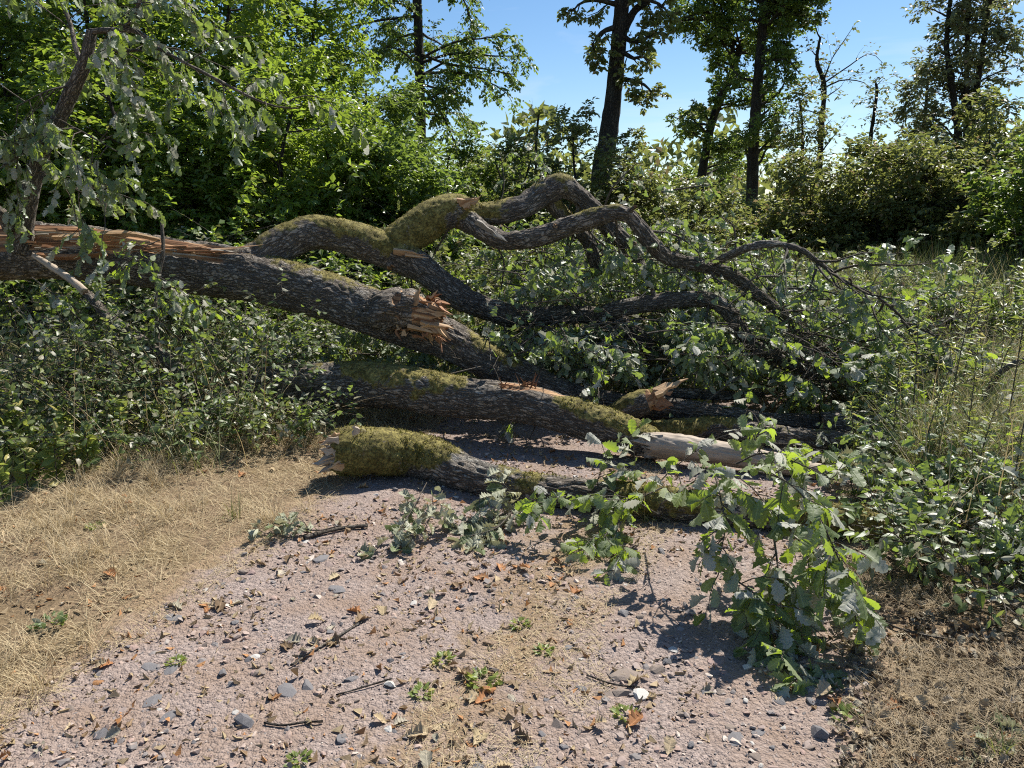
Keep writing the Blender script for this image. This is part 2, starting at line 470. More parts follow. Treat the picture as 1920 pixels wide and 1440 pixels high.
SEED = [0]
def tube(ctrl, nseg=48, ds=0.012, bark=0.012, lump=0.05, mossup=0.5, wood=None, knots=None, cap=True, jag=0.0):
    """ctrl rows: x,y,z,radius,moss. Returns V, quads, tris, attrs"""
    SEED[0] += 7
    sd = SEED[0]
    ctrl = np.asarray(ctrl, dtype=float)
    L = np.sum(np.linalg.norm(np.diff(ctrl[:, :3], axis=0), axis=1))
    n = max(8, int(L / ds))
    C, s = catmull(ctrl, n)
    P = C[:, :3]; r = np.maximum(C[:, 3], 0.003); mo = np.clip(C[:, 4], 0, 1)
    T, N, B = frames(P)
    th = np.linspace(0, 2 * math.pi, nseg, endpoint=False)
    ct, sn = np.cos(th), np.sin(th)
    D = ct[None, :, None] * N[:, None] + sn[None, :, None] * B[:, None]       # n,nseg,3
    rm = float(np.mean(r))
    bk = np.stack([np.broadcast_to(ct * rm, (n, nseg)), np.broadcast_to(sn * rm, (n, nseg)), np.broadcast_to(s[:, None], (n, nseg))], -1).reshape(-1, 3)
    off = sd * 1.37
    q = bk + off
    rr = np.repeat(r, nseg)
    lumpn = fbm(q * np.array((1.1, 1.1, 1.0)) * (0.45 / rm), 3, sd)
    w = np.stack([vn(q * 9, sd + 31), vn(q * 9 + 40, sd + 32), vn(q * 9 + 80, sd + 33)], -1)
    k = 1.0 / max(0.5, min(1.0, rm / 0.16 + 0.25))
    n1 = vn(q * np.array((26, 26, 5.0)) * k + w * 0.9, sd + 5)
    n2 = vn(q * np.array((52, 52, 16.0)) * k + w * 0.6, sd + 6)
    ridge = sstep(0.0, 0.42, np.abs(n1)) * 0.75 + sstep(0.0, 0.5, np.abs(n2)) * 0.35
    nz = D.reshape(-1, 3)[:, 2]
    mm = np.repeat(mo, nseg)
    mn = fbm(q * 7, 3, sd + 9)
    moss = np.clip((mm * 1.7 - 0.75 + mossup * nz + 0.7 * mn) * 2.2, 0, 1) * sstep(0.02, 0.2, mm)
    disp = rr * lump * lumpn + bark * (ridge - 0.6)
    wd = np.zeros(n * nseg)
    if wood is not None:
        f = np.repeat(s / s[-1], nseg)
        wd = wood(f, D.reshape(-1, 3), q)
        disp = disp * (1 - wd) + wd * (-0.16 * rr + 0.02 * vn(q * np.array((45, 45, 2.0)), sd + 8))
    mh = fbm(q * 46, 3, sd + 11)
    disp = disp * (1 - 0.7 * moss) + moss * (0.006 + 0.012 * (mh + 0.3))
    Rr = rr + disp
    V = np.repeat(P, nseg, axis=0) + D.reshape(-1, 3) * Rr[:, None]
    if jag:
        jn = vn(np.stack([ct * 2.2, sn * 2.2, th * 0], -1) + sd, sd) + 0.6 * vn(np.stack([ct * 7, sn * 7, th * 0], -1) + sd, sd + 1)
        for rows, sg in ((range(0, 6), -1), (range(n - 6, n), 1)):
            for i in rows:
                wgt = (5 - i) / 5 if sg < 0 else (i - (n - 6)) / 5
                V[i * nseg:(i + 1) * nseg] += sg * T[i] * (jn[:, None] * jag * wgt)
    i, j = np.meshgrid(np.arange(n - 1), np.arange(nseg), indexing='ij')
    a = (i * nseg + j).ravel(); b = (i * nseg + (j + 1) % nseg).ravel()
    Q = np.stack([a, b, b + nseg, a + nseg], -1)
    tri = np.zeros((0, 3), int)
    if cap:
        c0 = len(V)
        V = np.vstack([V, P[0] + T[0] * 0.02, P[-1] - T[-1] * 0.02])
        jj = np.arange(nseg); j2 = (jj + 1) % nseg
        b0 = (n - 1) * nseg
        tri = np.vstack([np.stack([np.full(nseg, c0), j2, jj], -1), np.stack([np.full(nseg, c0 + 1), b0 + jj, b0 + j2], -1)])
        z2 = np.array([[0, 0, 0], [0, 0, s[-1]]])
        bk = np.vstack([bk, z2]); moss = np.append(moss, [0, 0]); wd = np.append(wd, [1.0, 1.0])
    return V, Q, tri, {'bk': bk + off, 'moss': moss, 'wood': wd}

def tubemesh(name, ctrl, org=(0, 0, 0), tuft=None, **kw):
    V, Q, T, at = tube(ctrl, **kw)
    if tuft is not None:
        rg = np.random.default_rng(len(V))
        ms = at['moss'] * (fbm(V * 11, 3, 55) > -0.12)
        p = ms ** 2 / max(1e-6, float(np.sum(ms ** 2)))
        n = int(min(tuft[1], np.sum(ms > 0.5) * 0.6))
        if n > 20:
            k = rg.choice(len(V), n, p=p)
            ctr = catmull(np.asarray(ctrl, float), 200)[0][:, :3]
            Vk = V[k]
            d2 = ((Vk[:, None, :] - ctr[None]) ** 2).sum(-1)
            nr = norm(Vk - ctr[np.argmin(d2, 1)])
            A = norm(nr * 0.9 + 0.55 * rg.normal(size=Vk.shape) + np.array((0, 0, 0.12)))
            N = norm(np.cross(A, rg.normal(size=Vk.shape)))
            me = leafmesh('moss', [tmpl_quad(0.16, 0.05, 0.1), tmpl_quad(0.22, 0.0, 0.3)], (Vk - nr * 0.004, A, N, rg.uniform(0.008, 0.022, n)), rg, org)
            put('moss', me, MAT['moss'], tuft[0], 'stuff')
    return mkmesh(name, V - np.asarray(org), [T, Q], pattr=at, smooth=True)

def pxctrl(rows):
    """rows (px, py, Y, thickness px, moss) -> x,y,z,r,moss"""
    o = []
    for row in rows:
        px, py, Y, d = row[:4]
        mo = row[4] if len(row) > 4 else 0.0
        p, t = W(px, py, Y)
        o.append((p[0], p[1], p[2], d * 0.5 * t / FPX, mo))
    return np.array(o)

def rest(rows, sink=0.12):
    """pixel rows whose distance is found so that the log lies on the ground"""
    o = []
    for px, py, d, mo in rows:
        Y = 4.0
        for k in range(40):
            p, t = W(px, py, Y)
            r = d * 0.5 * t / FPX
            want = gz1(p[0], Y) + r * (1 - sink)
            Y += (p[2] - want) * 2.0
        o.append((px, py, Y, d, mo))
    return o

def tubes(P, r0, r1, nseg=4):
    """many thin tubes: P (M,K,3)"""
    P = np.asarray(P)
    Mn, K, _ = P.shape
    T = norm(np.gradient(P, axis=1))
    ref = np.where(np.abs(T[..., 2:3]) > 0.9, np.array((1.0, 0, 0)), np.array((0, 0, 1.0)))
    N = norm(np.cross(T, ref)); B = np.cross(T, N)
    th = np.linspace(0, 2 * math.pi, nseg, endpoint=False)
    D = np.cos(th)[None, None, :, None] * N[:, :, None] + np.sin(th)[None, None, :, None] * B[:, :, None]
    r0 = np.broadcast_to(np.asarray(r0, float), (Mn,)); r1 = np.broadcast_to(np.asarray(r1, float), (Mn,))
    tt = np.linspace(0, 1, K)
    rad = r0[:, None] * (1 - tt) + r1[:, None] * tt
    V = (P[:, :, None] + D * rad[..., None, None]).reshape(-1, 3)
    m, i, j = np.meshgrid(np.arange(Mn), np.arange(K - 1), np.arange(nseg), indexing='ij')
    a = (m * K * nseg + i * nseg + j).ravel(); b = (m * K * nseg + i * nseg + (j + 1) % nseg).ravel()
    F = np.stack([a, b, b + nseg, a + nseg], -1)
    bk = V.copy()
    return V, F, bk

def resample(P, K):
    """single polyline (n,3) -> (1,K,3)"""
    C, _ = catmull(np.asarray(P, float), K)
    return C[None, :, :3]

def at(P, t):
    """points and tangents on polylines P (M,K,3) at t (M,n)"""
    K = P.shape[1]
    f = np.clip(t, 0, 0.9999) * (K - 1)
    k = f.astype(int); w = (f - k)[..., None]
    mi = np.arange(P.shape[0])[:, None]
    a = P[mi, k]; b = P[mi, k + 1]
    return a * (1 - w) + b * w, norm(b - a)

def strat(rng, Mn, n, t0, t1):
    return t0 + (t1 - t0) * (np.arange(n)[None] + rng.random((Mn, n))) / n

def spawn(rng, P, n, t0=0.2, t1=1.0, ang=(35, 65), L=(0.3, 0.6), K=5, up=0.0, wig=0.15, taper=0.5, flat=0.0):
    Mn = P.shape[0]
    t = strat(rng, Mn, n, t0, t1)
    pos, tan = at(P, t)
    ref = np.where(np.abs(tan[..., 2:3]) > 0.95, np.array((1.0, 0, 0)), np.array((0, 0, 1.0)))
    e1 = norm(np.cross(tan, ref)); e2 = np.cross(e1, tan)
    ph = rng.random((Mn, n)) * 2 * math.pi
    c, s = np.cos(ph), np.sin(ph) * (1 - flat)
    a = np.radians(rng.uniform(ang[0], ang[1], (Mn, n)))[..., None]
    d = norm(np.cos(a) * tan + np.sin(a) * norm(c[..., None] * e1 + s[..., None] * e2))
    ln = rng.uniform(L[0], L[1], (Mn, n)) * (1 - taper * (t - t0) / max(1e-6, (t1 - t0)))
    out = [pos]
    st = (ln / (K - 1))[..., None]
    for k in range(K - 1):
        pos = pos + st * d
        out.append(pos)
        d = norm(d + np.array((0, 0, up)) / (K - 1) + wig * rng.normal(size=d.shape))
    return np.stack(out, 2).reshape(Mn * n, K, 3)

def leaves_on(rng, P, n, t0=0.15, t1=1.0, size=(0.06, 0.09), ang=55, droop=0.25, jit=0.3, tilt=0.35):
    Mn = P.shape[0]
    t = strat(rng, Mn, n, t0, t1)
    pos, tan = at(P, t)
    up = np.array((0, 0, 1.0))
    side = norm(np.cross(tan, up) + 1e-4)
    sg = np.where((np.arange(n) % 2)[None] == 0, 1.0, -1.0) * np.ones((Mn, 1))
    a = np.radians(ang + rng.normal(size=(Mn, n)) * 15)[..., None]
    ax = norm(np.cos(a) * tan + np.sin(a) * side * sg[..., None] + jit * rng.normal(size=tan.shape) - np.array((0, 0, droop)))
    nr = up + tilt * rng.normal(size=tan.shape)
    nr = norm(nr - ax * np.sum(nr * ax, -1, keepdims=True))
    S = rng.uniform(size[0], size[1], (Mn, n))
    return pos.reshape(-1, 3), ax.reshape(-1, 3), nr.reshape(-1, 3), S.reshape(-1)

def tmpl_quad(w=0.30, fold=0.10, bend=0.06):
    V = np.array([(0, 0, 0), (-w, 0.48, fold), (0, 1, -bend), (w, 0.48, fold)])
    return V, np.array([(0, 2, 1), (0, 3, 2)])

def tmpl_rows(ts, ws, fold=0.10, bend=0.1, curl=0.0, twist=0.0, wav=0.0, seed=0):
    """leaf from rows: midrib + both edges"""
    r = np.random.default_rng(seed)
    V = []
    for t, w in zip(ts, ws):
        zb = -bend * t * t
        tw = twist * (t - 0.3)
        for sgn in (-1, 0, 1):
            x = sgn * w
            z = zb + fold * abs(x) - curl * x * x * 6 + tw * x + (wav * r.normal() * (abs(sgn)))
            V.append((x, t, z))
    V = np.array(V)
    F = []
    for i in range(len(ts) - 1):
        a = i * 3
        for k in (0, 1):
            p = (a + k, a + k + 1, a + k + 4, a + k + 3)
            F += [(p[0], p[1], p[2]), (p[0], p[2], p[3])]
    return V, np.array(F)

def oak_tmpl(hi, seed, bend, curl, twist, wav):
    r = np.random.default_rng(seed)
    if hi:
        ts = [0, .05, .12, .17, .22, .29, .35, .40, .47, .53, .58, .66, .72, .77, .85, .91, .95, 1.0]
        en = [.012, .012, .05, .13, .10, .20, .24, .17, .27, .31, .22, .30, .30, .20, .25, .19, .11, .012]
    else:
        ts = [0, .12, .25, .37, .50, .62, .76, .88, 1.0]
        en = [.012, .05, .21, .15, .29, .20, .29, .16, .01]
    ws = [w * (1 + 0.12 * r.normal()) for w in en]
    return tmpl_rows(ts, ws, fold=0.22, bend=bend, curl=curl, twist=twist, wav=wav, seed=seed)

QUAD = [tmpl_quad(), tmpl_quad(0.34, 0.05, 0.12), tmpl_quad(0.26, 0.16, 0.0)]
OVAL = [tmpl_rows([0, .25, .6, 1], [.02, .27, .24, .01], 0.2, b, c) for b, c in ((0.1, 0.2), (0.25, 0.0), (-0.05, 0.4))]
LANCE = [tmpl_rows([0, .35, 1], [.01, .10, .005], 0.25, b, 0) for b in (0.1, 0.35)]
OAKLO = [oak_tmpl(False, i, b, c, t, w) for i, (b, c, t, w) in enumerate(((0.15, 0.3, 0.2, 0.012), (0.35, -0.2, -0.4, 0.02), (0.0, 0.6, 0.5, 0.02), (0.5, 0.3, 0.0, 0.015)))]
OAKHI = [oak_tmpl(True, 10 + i, b, c, t, w) for i, (b, c, t, w) in enumerate(((0.12, 0.25, 0.2, 0.010), (0.30, -0.25, -0.35, 0.014), (0.05, 0.6, 0.45, 0.014), (0.45, 0.35, 0.1, 0.012)))]
CURL = [oak_tmpl(True, 30 + i, b, c, t, w) for i, (b, c, t, w) in enumerate(((0.15, -0.35, 0.5, 0.03), (-0.25, -0.3, -0.5, 0.035), (0.1, -0.5, 0.3, 0.03), (0.3, 0.45, 0.7, 0.03)))]

def leafmesh(name, tm, L, rng, org=(0, 0, 0), smooth=False):
    B, A, N, S = L
    S1 = np.cross(A, N)
    idx = rng.integers(0, len(tm), len(B))
    Vs, Fs, Rs, X, Yl, o = [], [], [], [], [], 0
    rnd = rng.random(len(B))
    for k, (TV, TF) in enumerate(tm):
        m = idx == k
        if not m.any():
            continue
        b = B[m][:, None] + S[m][:, None, None] * (TV[None, :, 0:1] * S1[m][:, None] + TV[None, :, 1:2] * A[m][:, None] + TV[None, :, 2:3] * N[m][:, None])
        c = len(b)
        Vs.append(b.reshape(-1, 3))
        Fs.append((TF[None] + (np.arange(c) * len(TV))[:, None, None]).reshape(-1, 3) + o)
        Rs.append(np.repeat(rnd[m], len(TF)))
        X.append(np.tile(TV[:, 0], c)); Yl.append(np.tile(TV[:, 1], c))
        o += c * len(TV)
    return mkmesh(name, np.concatenate(Vs) - np.asarray(org), np.concatenate(Fs), fattr={'rnd': np.concatenate(Rs)},
                  pattr={'lx': np.concatenate(X), 'ly': np.concatenate(Yl)} if len(tm[0][0]) > 8 else None, smooth=smooth)

def catL(*Ls):
    return tuple(np.concatenate([l[i] for l in Ls]) for i in range(4))

LEAFMESH = {}
def leaf_objs(tm, key, L, mat, parent, rng, org=(0, 0, 0), name='leaf', label=None):
    """each leaf an object sharing mesh data"""
    if key not in LEAFMESH:
        ms = []
        for V, F in tm:
            me = mkmesh('leaf_blade', V, F, pattr={'lx': V[:, 0], 'ly': V[:, 1]}, smooth=True)
            me.materials.append(mat)
            ms.append(me)
        LEAFMESH[key] = ms
    ms = LEAFMESH[key]
    B, A, N, S = L
    S1 = np.cross(A, N)
    org = np.asarray(org)
    for i in range(len(B)):
        o = bpy.data.objects.new(name, ms[int(rng.integers(0, len(ms)))])
        COL.objects.link(o)
        o.parent = parent
        s = float(S[i])
        mt = Matrix.Identity(4)
        for c, v in enumerate((S1[i] * s, A[i] * s, N[i] * s, B[i] - org)):
            for q in range(3):
                mt[q][c] = float(v[q])
        o.matrix_local = mt
        if label:
            o['label'] = label

def blades(rng, base, length, width, lean, bend, K=3, azim=None):
    """grass blades, strips of K rows"""
    n = len(base)
    az = rng.random(n) * 2 * math.pi if azim is None else azim
    h = np.stack([np.cos(az), np.sin(az), np.zeros(n)], -1)
    sd = np.stack([-np.sin(az), np.cos(az), np.zeros(n)], -1)
    tw = rng.normal(size=n)[:, None] * 0.6
    sd = norm(sd + h * tw)
    V = []
    el = lean.copy()
    p = base.copy()
    for k in range(K):
        w = width * (1 - (k / (K - 1)) ** 1.5 * 0.9)
        V.append(p - sd * w[:, None]); V.append(p + sd * w[:, None])
        d = h * np.cos(el)[:, None] + np.array((0, 0, 1.0)) * np.sin(el)[:, None]
        p = p + d * (length / (K - 1))[:, None]
        el = el - bend / (K - 1) * rng.uniform(0.5, 1.5, n)
    V = np.stack(V, 1)
    F = []
    for k in range(K - 1):
        F.append((2 * k, 2 * k + 1, 2 * k + 3, 2 * k + 2))
    F = np.array(F)
    return V.reshape(-1, 3), (F[None] + (np.arange(n) * 2 * K)[:, None, None]).reshape(-1, 4), K - 1

def grassmesh(name, rng, base, length, width, lean, bend, K=3, azim=None):
    V, F, k = blades(rng, base, length, width, lean, bend, K, azim)
    return mkmesh(name, V, F, fattr={'rnd': np.repeat(rng.random(len(base)), k)})

# ------------------------------------------------------------------ ground
def path_l(y): return -2.3 + 0.30 * y
def path_r(y): return 0.2 + 0.45 * y
def path_w(x, y):
    """signed: >0 inside the path"""
    return np.minimum(x - path_l(y), path_r(y) - x)

def ground_z(x, y):
    x = np.asarray(x, float); y = np.asarray(y, float)
    p = np.stack([x, y, x * 0], -1).reshape(-1, 3)
    z = 0.035 * fbm(p * 0.9, 3, 3) + 0.012 * fbm(p * 6, 2, 4)
    w = path_w(x, y).ravel()
    z = z * (0.5 + 0.5 * sstep(0.3, -0.5, w)) + 0.05 * sstep(0.1, -1.2, w) - 0.025 * sstep(-0.05, 0.25, w)
    far = np.maximum(0, y.ravel() - 9)
    z = z + 0.05 * sstep(0, 10, far) * fbm(p * 0.15, 2, 8) * 4
    return z.reshape(x.shape)

def axis(dense, lo, hi, step, far_lo, far_hi, nf):
    d = np.arange(lo, hi + 1e-6, step)
    g1 = hi + (far_hi - hi) * (np.arange(1, nf + 1) / nf) ** 2.2
    g0 = lo - (lo - far_lo) * (np.arange(1, nf + 1) / nf) ** 2.2
    return np.concatenate([g0[::-1], d, g1])
xs = axis(1, -5.5, 5.5, 0.05, -260, 260, 26)
ys = axis(1, 0.6, 9.0, 0.05, -40, 420, 26)
gx, gy = np.meshgrid(xs, ys, indexing='ij')
gz = ground_z(gx, gy)
nx, ny = gx.shape
i, j = np.meshgrid(np.arange(nx - 1), np.arange(ny - 1), indexing='ij')
a = (i * ny + j).ravel()
o = put('ground', mkmesh('ground', np.stack([gx, gy, gz], -1).reshape(-1, 3), np.stack([a, a + ny, a + ny + 1, a + 1], -1), smooth=True), MAT['soil'], kind='structure')

PY = np.concatenate([np.arange(-1.0, 9.0, 0.035), np.arange(9.0, 45, 0.5)])
NU = 110
U = np.linspace(0, 1, NU)
py_, uu = np.meshgrid(PY, U, indexing='ij')
wl = 0.14 * fbm(np.stack([PY * 1.6, PY * 0, PY * 0], -1), 3, 21)
wr = 0.14 * fbm(np.stack([PY * 1.6, PY * 0 + 9, PY * 0], -1), 3, 22)
xl = path_l(PY) + wl - 0.12; xr = path_r(PY) + wr + 0.12
cx = np.where(PY < 9, 0, (PY - 9))
px_ = xl[:, None] * (1 - uu) + np.minimum(xr, xl + 3.6)[:, None] * uu
pz = ground_z(px_, py_) + 0.008
q = np.stack([px_, py_, px_ * 0], -1).reshape(-1, 3)
pz = pz + (0.006 * fbm(q * 14, 3, 40) + 0.006).reshape(pz.shape) * np.clip(np.minimum(uu, 1 - uu) * 14, 0, 1)
edge = 1 - np.clip(np.minimum(uu, 1 - uu) / 0.10, 0, 1)
edge = np.maximum(edge, 0.72 * np.exp(-((uu - 0.52) / 0.11) ** 2))
nx, ny = px_.shape
i, j = np.meshgrid(np.arange(nx - 1), np.arange(ny - 1), indexing='ij')
a = (i * ny + j).ravel()
put('gravel_path', mkmesh('gravel_path', np.stack([px_, py_, pz], -1).reshape(-1, 3), np.stack([a, a + 1, a + ny + 1, a + ny], -1), pattr={'edge': edge.ravel()}, smooth=True), MAT['path'], kind='structure')

def gz1(x, y):
    return float(ground_z(np.array([x]), np.array([y]))[0])

def gzs(x, y):
    z = ground_z(x, y)
    return z + np.where(path_w(x, y) > 0, 0.014, 0.0)

# ------------------------------------------------------------------ background trees and shrubs
def crown_leaves(rng, twigs, n, size, tm, droop=0.25, jit=0.3, tilt=0.4, t0=0.1, ang=55):
    return leaves_on(rng, twigs, n, t0, 1.0, size, ang, droop, jit, tilt)

def tree(name, label, cat, trunk, prim, sec, ter, leaf, leafmat, seed, group=None, barkmat='bark_dark', extra=(), keep=None, trunk_moss=0.0, nseg=14):
    """trunk: list of stems, each [(x,y,z,r),...]; prim/sec/ter: dicts for spawn; leaf: dict n,size"""
    rng = np.random.default_rng(seed)
    b = np.array(trunk[0][0][:3])
    root = thing(name, label, cat, tuple(b), group)
    bag = Bag()
    tips = []
    for st in trunk:
        c = np.array([tuple(p) + (trunk_moss,) for p in st])
        V, Q, T, a = tube(c, nseg=nseg, ds=0.10, bark=0.02, lump=0.12)
        bag.add(V, Q, bk=a['bk'], moss=a['moss'], wood=a['wood'] * 0)
        tips.append(resample(c[:, :3], 16))
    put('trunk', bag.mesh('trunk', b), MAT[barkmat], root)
    P0 = np.concatenate(tips)
    br = Bag()
    rad = trunk[0][0][3]
    pr = spawn(rng, P0, K=8, **prim)
    if len(extra):
        pr = np.concatenate([pr] + [resample(e, 8) for e in extra])
    V, F, bk = tubes(pr, rad * 0.26, rad * 0.06, 5); br.add(V, F, bk=bk)
    se = spawn(rng, pr, K=6, **sec)
    V, F, bk = tubes(se, rad * 0.07, rad * 0.025, 3); br.add(V, F, bk=bk)
    te = spawn(rng, se, K=4, **ter)
    if keep is not None:
        k = keep(te[:, 1])
        te = te[k]
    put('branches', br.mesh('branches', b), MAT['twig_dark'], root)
    L = crown_leaves(rng, te, **leaf)
    tm = leaf['tm']
    put('crown', leafmesh('crown', tm, L, rng, b), MAT[leafmat], root)
    return root

def stem(x, y, h, r, lean=(0, 0), n=6, wob=0.1, seed=0, z0=None):
    rng = np.random.default_rng(seed)
    z = gz1(x, y) - 0.1 if z0 is None else z0
    o = []
    for k in range(n):
        t = k / (n - 1)
        o.append((x + lean[0] * t + wob * rng.normal() * (k > 0), y + lean[1] * t + wob * rng.normal() * (k > 0), z + h * t, r * (1 - 0.75 * t)))
    return o

def pxstem(rows, z0=None):
    """rows px,py,Y,thick; first point dropped to the ground below"""
    c = pxctrl(rows)
    o = [tuple(r[:4]) for r in c]
    x, y, z, r = o[0]
    g = gz1(x, y) - 0.1
    if z > g + 0.2:
        o = [(x, y, g, r * 1.15)] + o
    return o

LQ = dict(n=9, size=(0.07, 0.11), tm=QUAD)
G_LEFT = 'young beeches of the forest edge on the left'
left = [  # x, y, h, spread, seed, label, material
    (-8.8, 12.6, 7.4, 1.0, 1, 'bright young beech at the far left edge, behind the upright broken limb', 'forest'),
    (-7.3, 12.8, 7.6, 1.0, 2, 'tall leafy beech above the torn wood of the fallen trunk', 'forest'),
    (-5.5, 13.0, 7.8, 0.95, 3, 'tall bright beech left of centre, its crown reaching the top edge', 'forest'),
    (-4.3, 13.8, 7.0, 0.85, 4, 'sunlit yellow green beech that ends the leafy wall beside the blue sky', 'forest'),
    (-8.0, 10.9, 4.6, 0.85, 5, 'middle sized beech behind the upright broken limb, lower than its neighbours', 'forest'),
    (-5.9, 11.0, 4.9, 0.85, 6, 'middle sized beech behind the long hanging side branch', 'forest'),
    (-4.2, 11.5, 4.6, 0.8, 7, 'middle sized beech with bright tips, left of the arching limb', 'forest'),
    (-3.0, 12.6, 3.1, 0.75, 8, 'low bushy beech at the right foot of the leafy wall', 'forest'),
    (-7.1, 9.6, 2.9, 0.7, 9, 'beech sapling just above the trunk at the far left', 'forest'),
    (-5.0, 9.8, 3.0, 0.7, 10, 'beech sapling just above the torn wood', 'forest'),
    (-3.2, 10.2, 2.9, 0.7, 11, 'beech sapling above the start of the arching limb', 'forest'),
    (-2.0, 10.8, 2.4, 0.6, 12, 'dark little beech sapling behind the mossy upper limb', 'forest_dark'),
]
for x, y, h, sp, sd, lab, mt in left:
    k = h / 7.5
    tree('beech_tree', lab, 'tree', [stem(x, y, h, 0.03 + 0.04 * k, (0.3, -0.2), seed=sd), stem(x + 0.5, y + 0.4, h * 0.85, 0.03 + 0.02 * k, (0.4, -0.3), seed=sd + 50)],
         dict(n=int(12 + 16 * k), t0=0.08 if h < 6 else 0.25, t1=1.0, ang=(45, 80), L=(1.25 * sp, 2.0 * sp), up=0.25, wig=0.10, taper=0.5),
         dict(n=8, t0=0.1, ang=(35, 65), L=(0.5, 0.85), up=-0.1, wig=0.12, flat=0.5),
         dict(n=6, t0=0.1, ang=(35, 60), L=(0.25, 0.45), up=-0.15, wig=0.1, flat=0.6), dict(LQ, n=8, droop=0.30, tilt=0.5), mt, 100 + sd, G_LEFT)
back = [(-11.0, 17.0, 7.5, 11, 'dark tree deep in the wood behind the left edge of the leafy wall'),
        (-3.2, 16.5, 4.2, 12, 'shaded tree behind the right foot of the leafy wall')]
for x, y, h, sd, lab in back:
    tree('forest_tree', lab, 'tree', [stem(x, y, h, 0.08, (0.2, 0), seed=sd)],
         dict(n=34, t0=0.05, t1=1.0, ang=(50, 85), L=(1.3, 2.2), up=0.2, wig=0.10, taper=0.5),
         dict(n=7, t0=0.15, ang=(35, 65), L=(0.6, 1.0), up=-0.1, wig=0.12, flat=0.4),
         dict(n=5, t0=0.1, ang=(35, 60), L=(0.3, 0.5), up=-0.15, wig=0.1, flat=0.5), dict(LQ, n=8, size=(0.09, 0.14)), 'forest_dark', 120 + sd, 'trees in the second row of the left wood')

# tall beech with drooping boughs
def pl(rows):
    return np.array([W(*r)[0] for r in rows])
tree('beech_tree', 'tall beech with a straight grey trunk and drooping boughs against the sky', 'tree',
     [pxstem([(790, 330, 21, 20), (788, 180, 21, 18), (784, 60, 21, 17), (780, -120, 21, 15), (778, -320, 21, 11), (778, -480, 21, 6)])],
     dict(n=36, t0=0.30, t1=1.0, ang=(60, 95), L=(1.6, 3.0), up=-0.35, wig=0.08, taper=0.35),
     dict(n=14, t0=0.15, ang=(30, 60), L=(0.5, 1.0), up=-0.55, wig=0.10, flat=0.6),
     dict(n=5, t0=0.1, ang=(25, 55), L=(0.3, 0.5), up=-0.5, wig=0.08, flat=0.6), dict(LQ, n=8, size=(0.085, 0.13), droop=0.5), 'forest_dark', 140,
     extra=[pl([(785, 120, 21), (850, 100, 20.6), (920, 105, 20.3), (990, 105, 20)]), pl([(785, 140, 21), (850, 135, 20.7), (910, 150, 20.4), (950, 175, 20.2)]),
            pl([(785, 100, 21), (840, 120, 20.4), (900, 128, 20.1), (965, 140, 19.9)]), pl([(785, 30, 21), (700, 40, 20.5), (640, 60, 20.2), (600, 100, 20)]),
            pl([(782, -60, 21), (830, -50, 20.6), (870, 0, 20.4), (890, 70, 20.3)]), pl([(782, 150, 21), (820, 200, 20.6), (850, 260, 20.4), (865, 320, 20.3)])])
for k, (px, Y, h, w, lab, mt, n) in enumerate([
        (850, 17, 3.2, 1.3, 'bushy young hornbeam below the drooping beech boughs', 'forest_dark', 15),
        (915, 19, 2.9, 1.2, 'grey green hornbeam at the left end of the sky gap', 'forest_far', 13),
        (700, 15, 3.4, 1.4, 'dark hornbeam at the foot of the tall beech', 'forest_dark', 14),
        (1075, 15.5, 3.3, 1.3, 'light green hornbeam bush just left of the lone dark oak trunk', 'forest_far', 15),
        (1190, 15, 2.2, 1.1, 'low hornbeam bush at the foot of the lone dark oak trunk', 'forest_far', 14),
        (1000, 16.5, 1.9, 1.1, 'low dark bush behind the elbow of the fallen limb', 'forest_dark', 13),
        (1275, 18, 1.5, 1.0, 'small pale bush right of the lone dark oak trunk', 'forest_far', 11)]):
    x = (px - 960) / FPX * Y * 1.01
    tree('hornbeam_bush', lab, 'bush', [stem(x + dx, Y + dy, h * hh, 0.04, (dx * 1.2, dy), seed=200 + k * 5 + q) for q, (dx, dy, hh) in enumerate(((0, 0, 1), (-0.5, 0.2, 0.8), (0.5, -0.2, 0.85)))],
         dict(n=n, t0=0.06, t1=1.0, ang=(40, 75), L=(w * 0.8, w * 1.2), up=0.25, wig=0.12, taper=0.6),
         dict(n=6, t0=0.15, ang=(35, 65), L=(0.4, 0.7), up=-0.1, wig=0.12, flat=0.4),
         dict(n=5, t0=0.1, ang=(35, 60), L=(0.25, 0.4), up=-0.2, wig=0.1, flat=0.5), dict(LQ, n=7, size=(0.08, 0.12)), mt, 220 + k, 'bushes at the edge of the clearing')

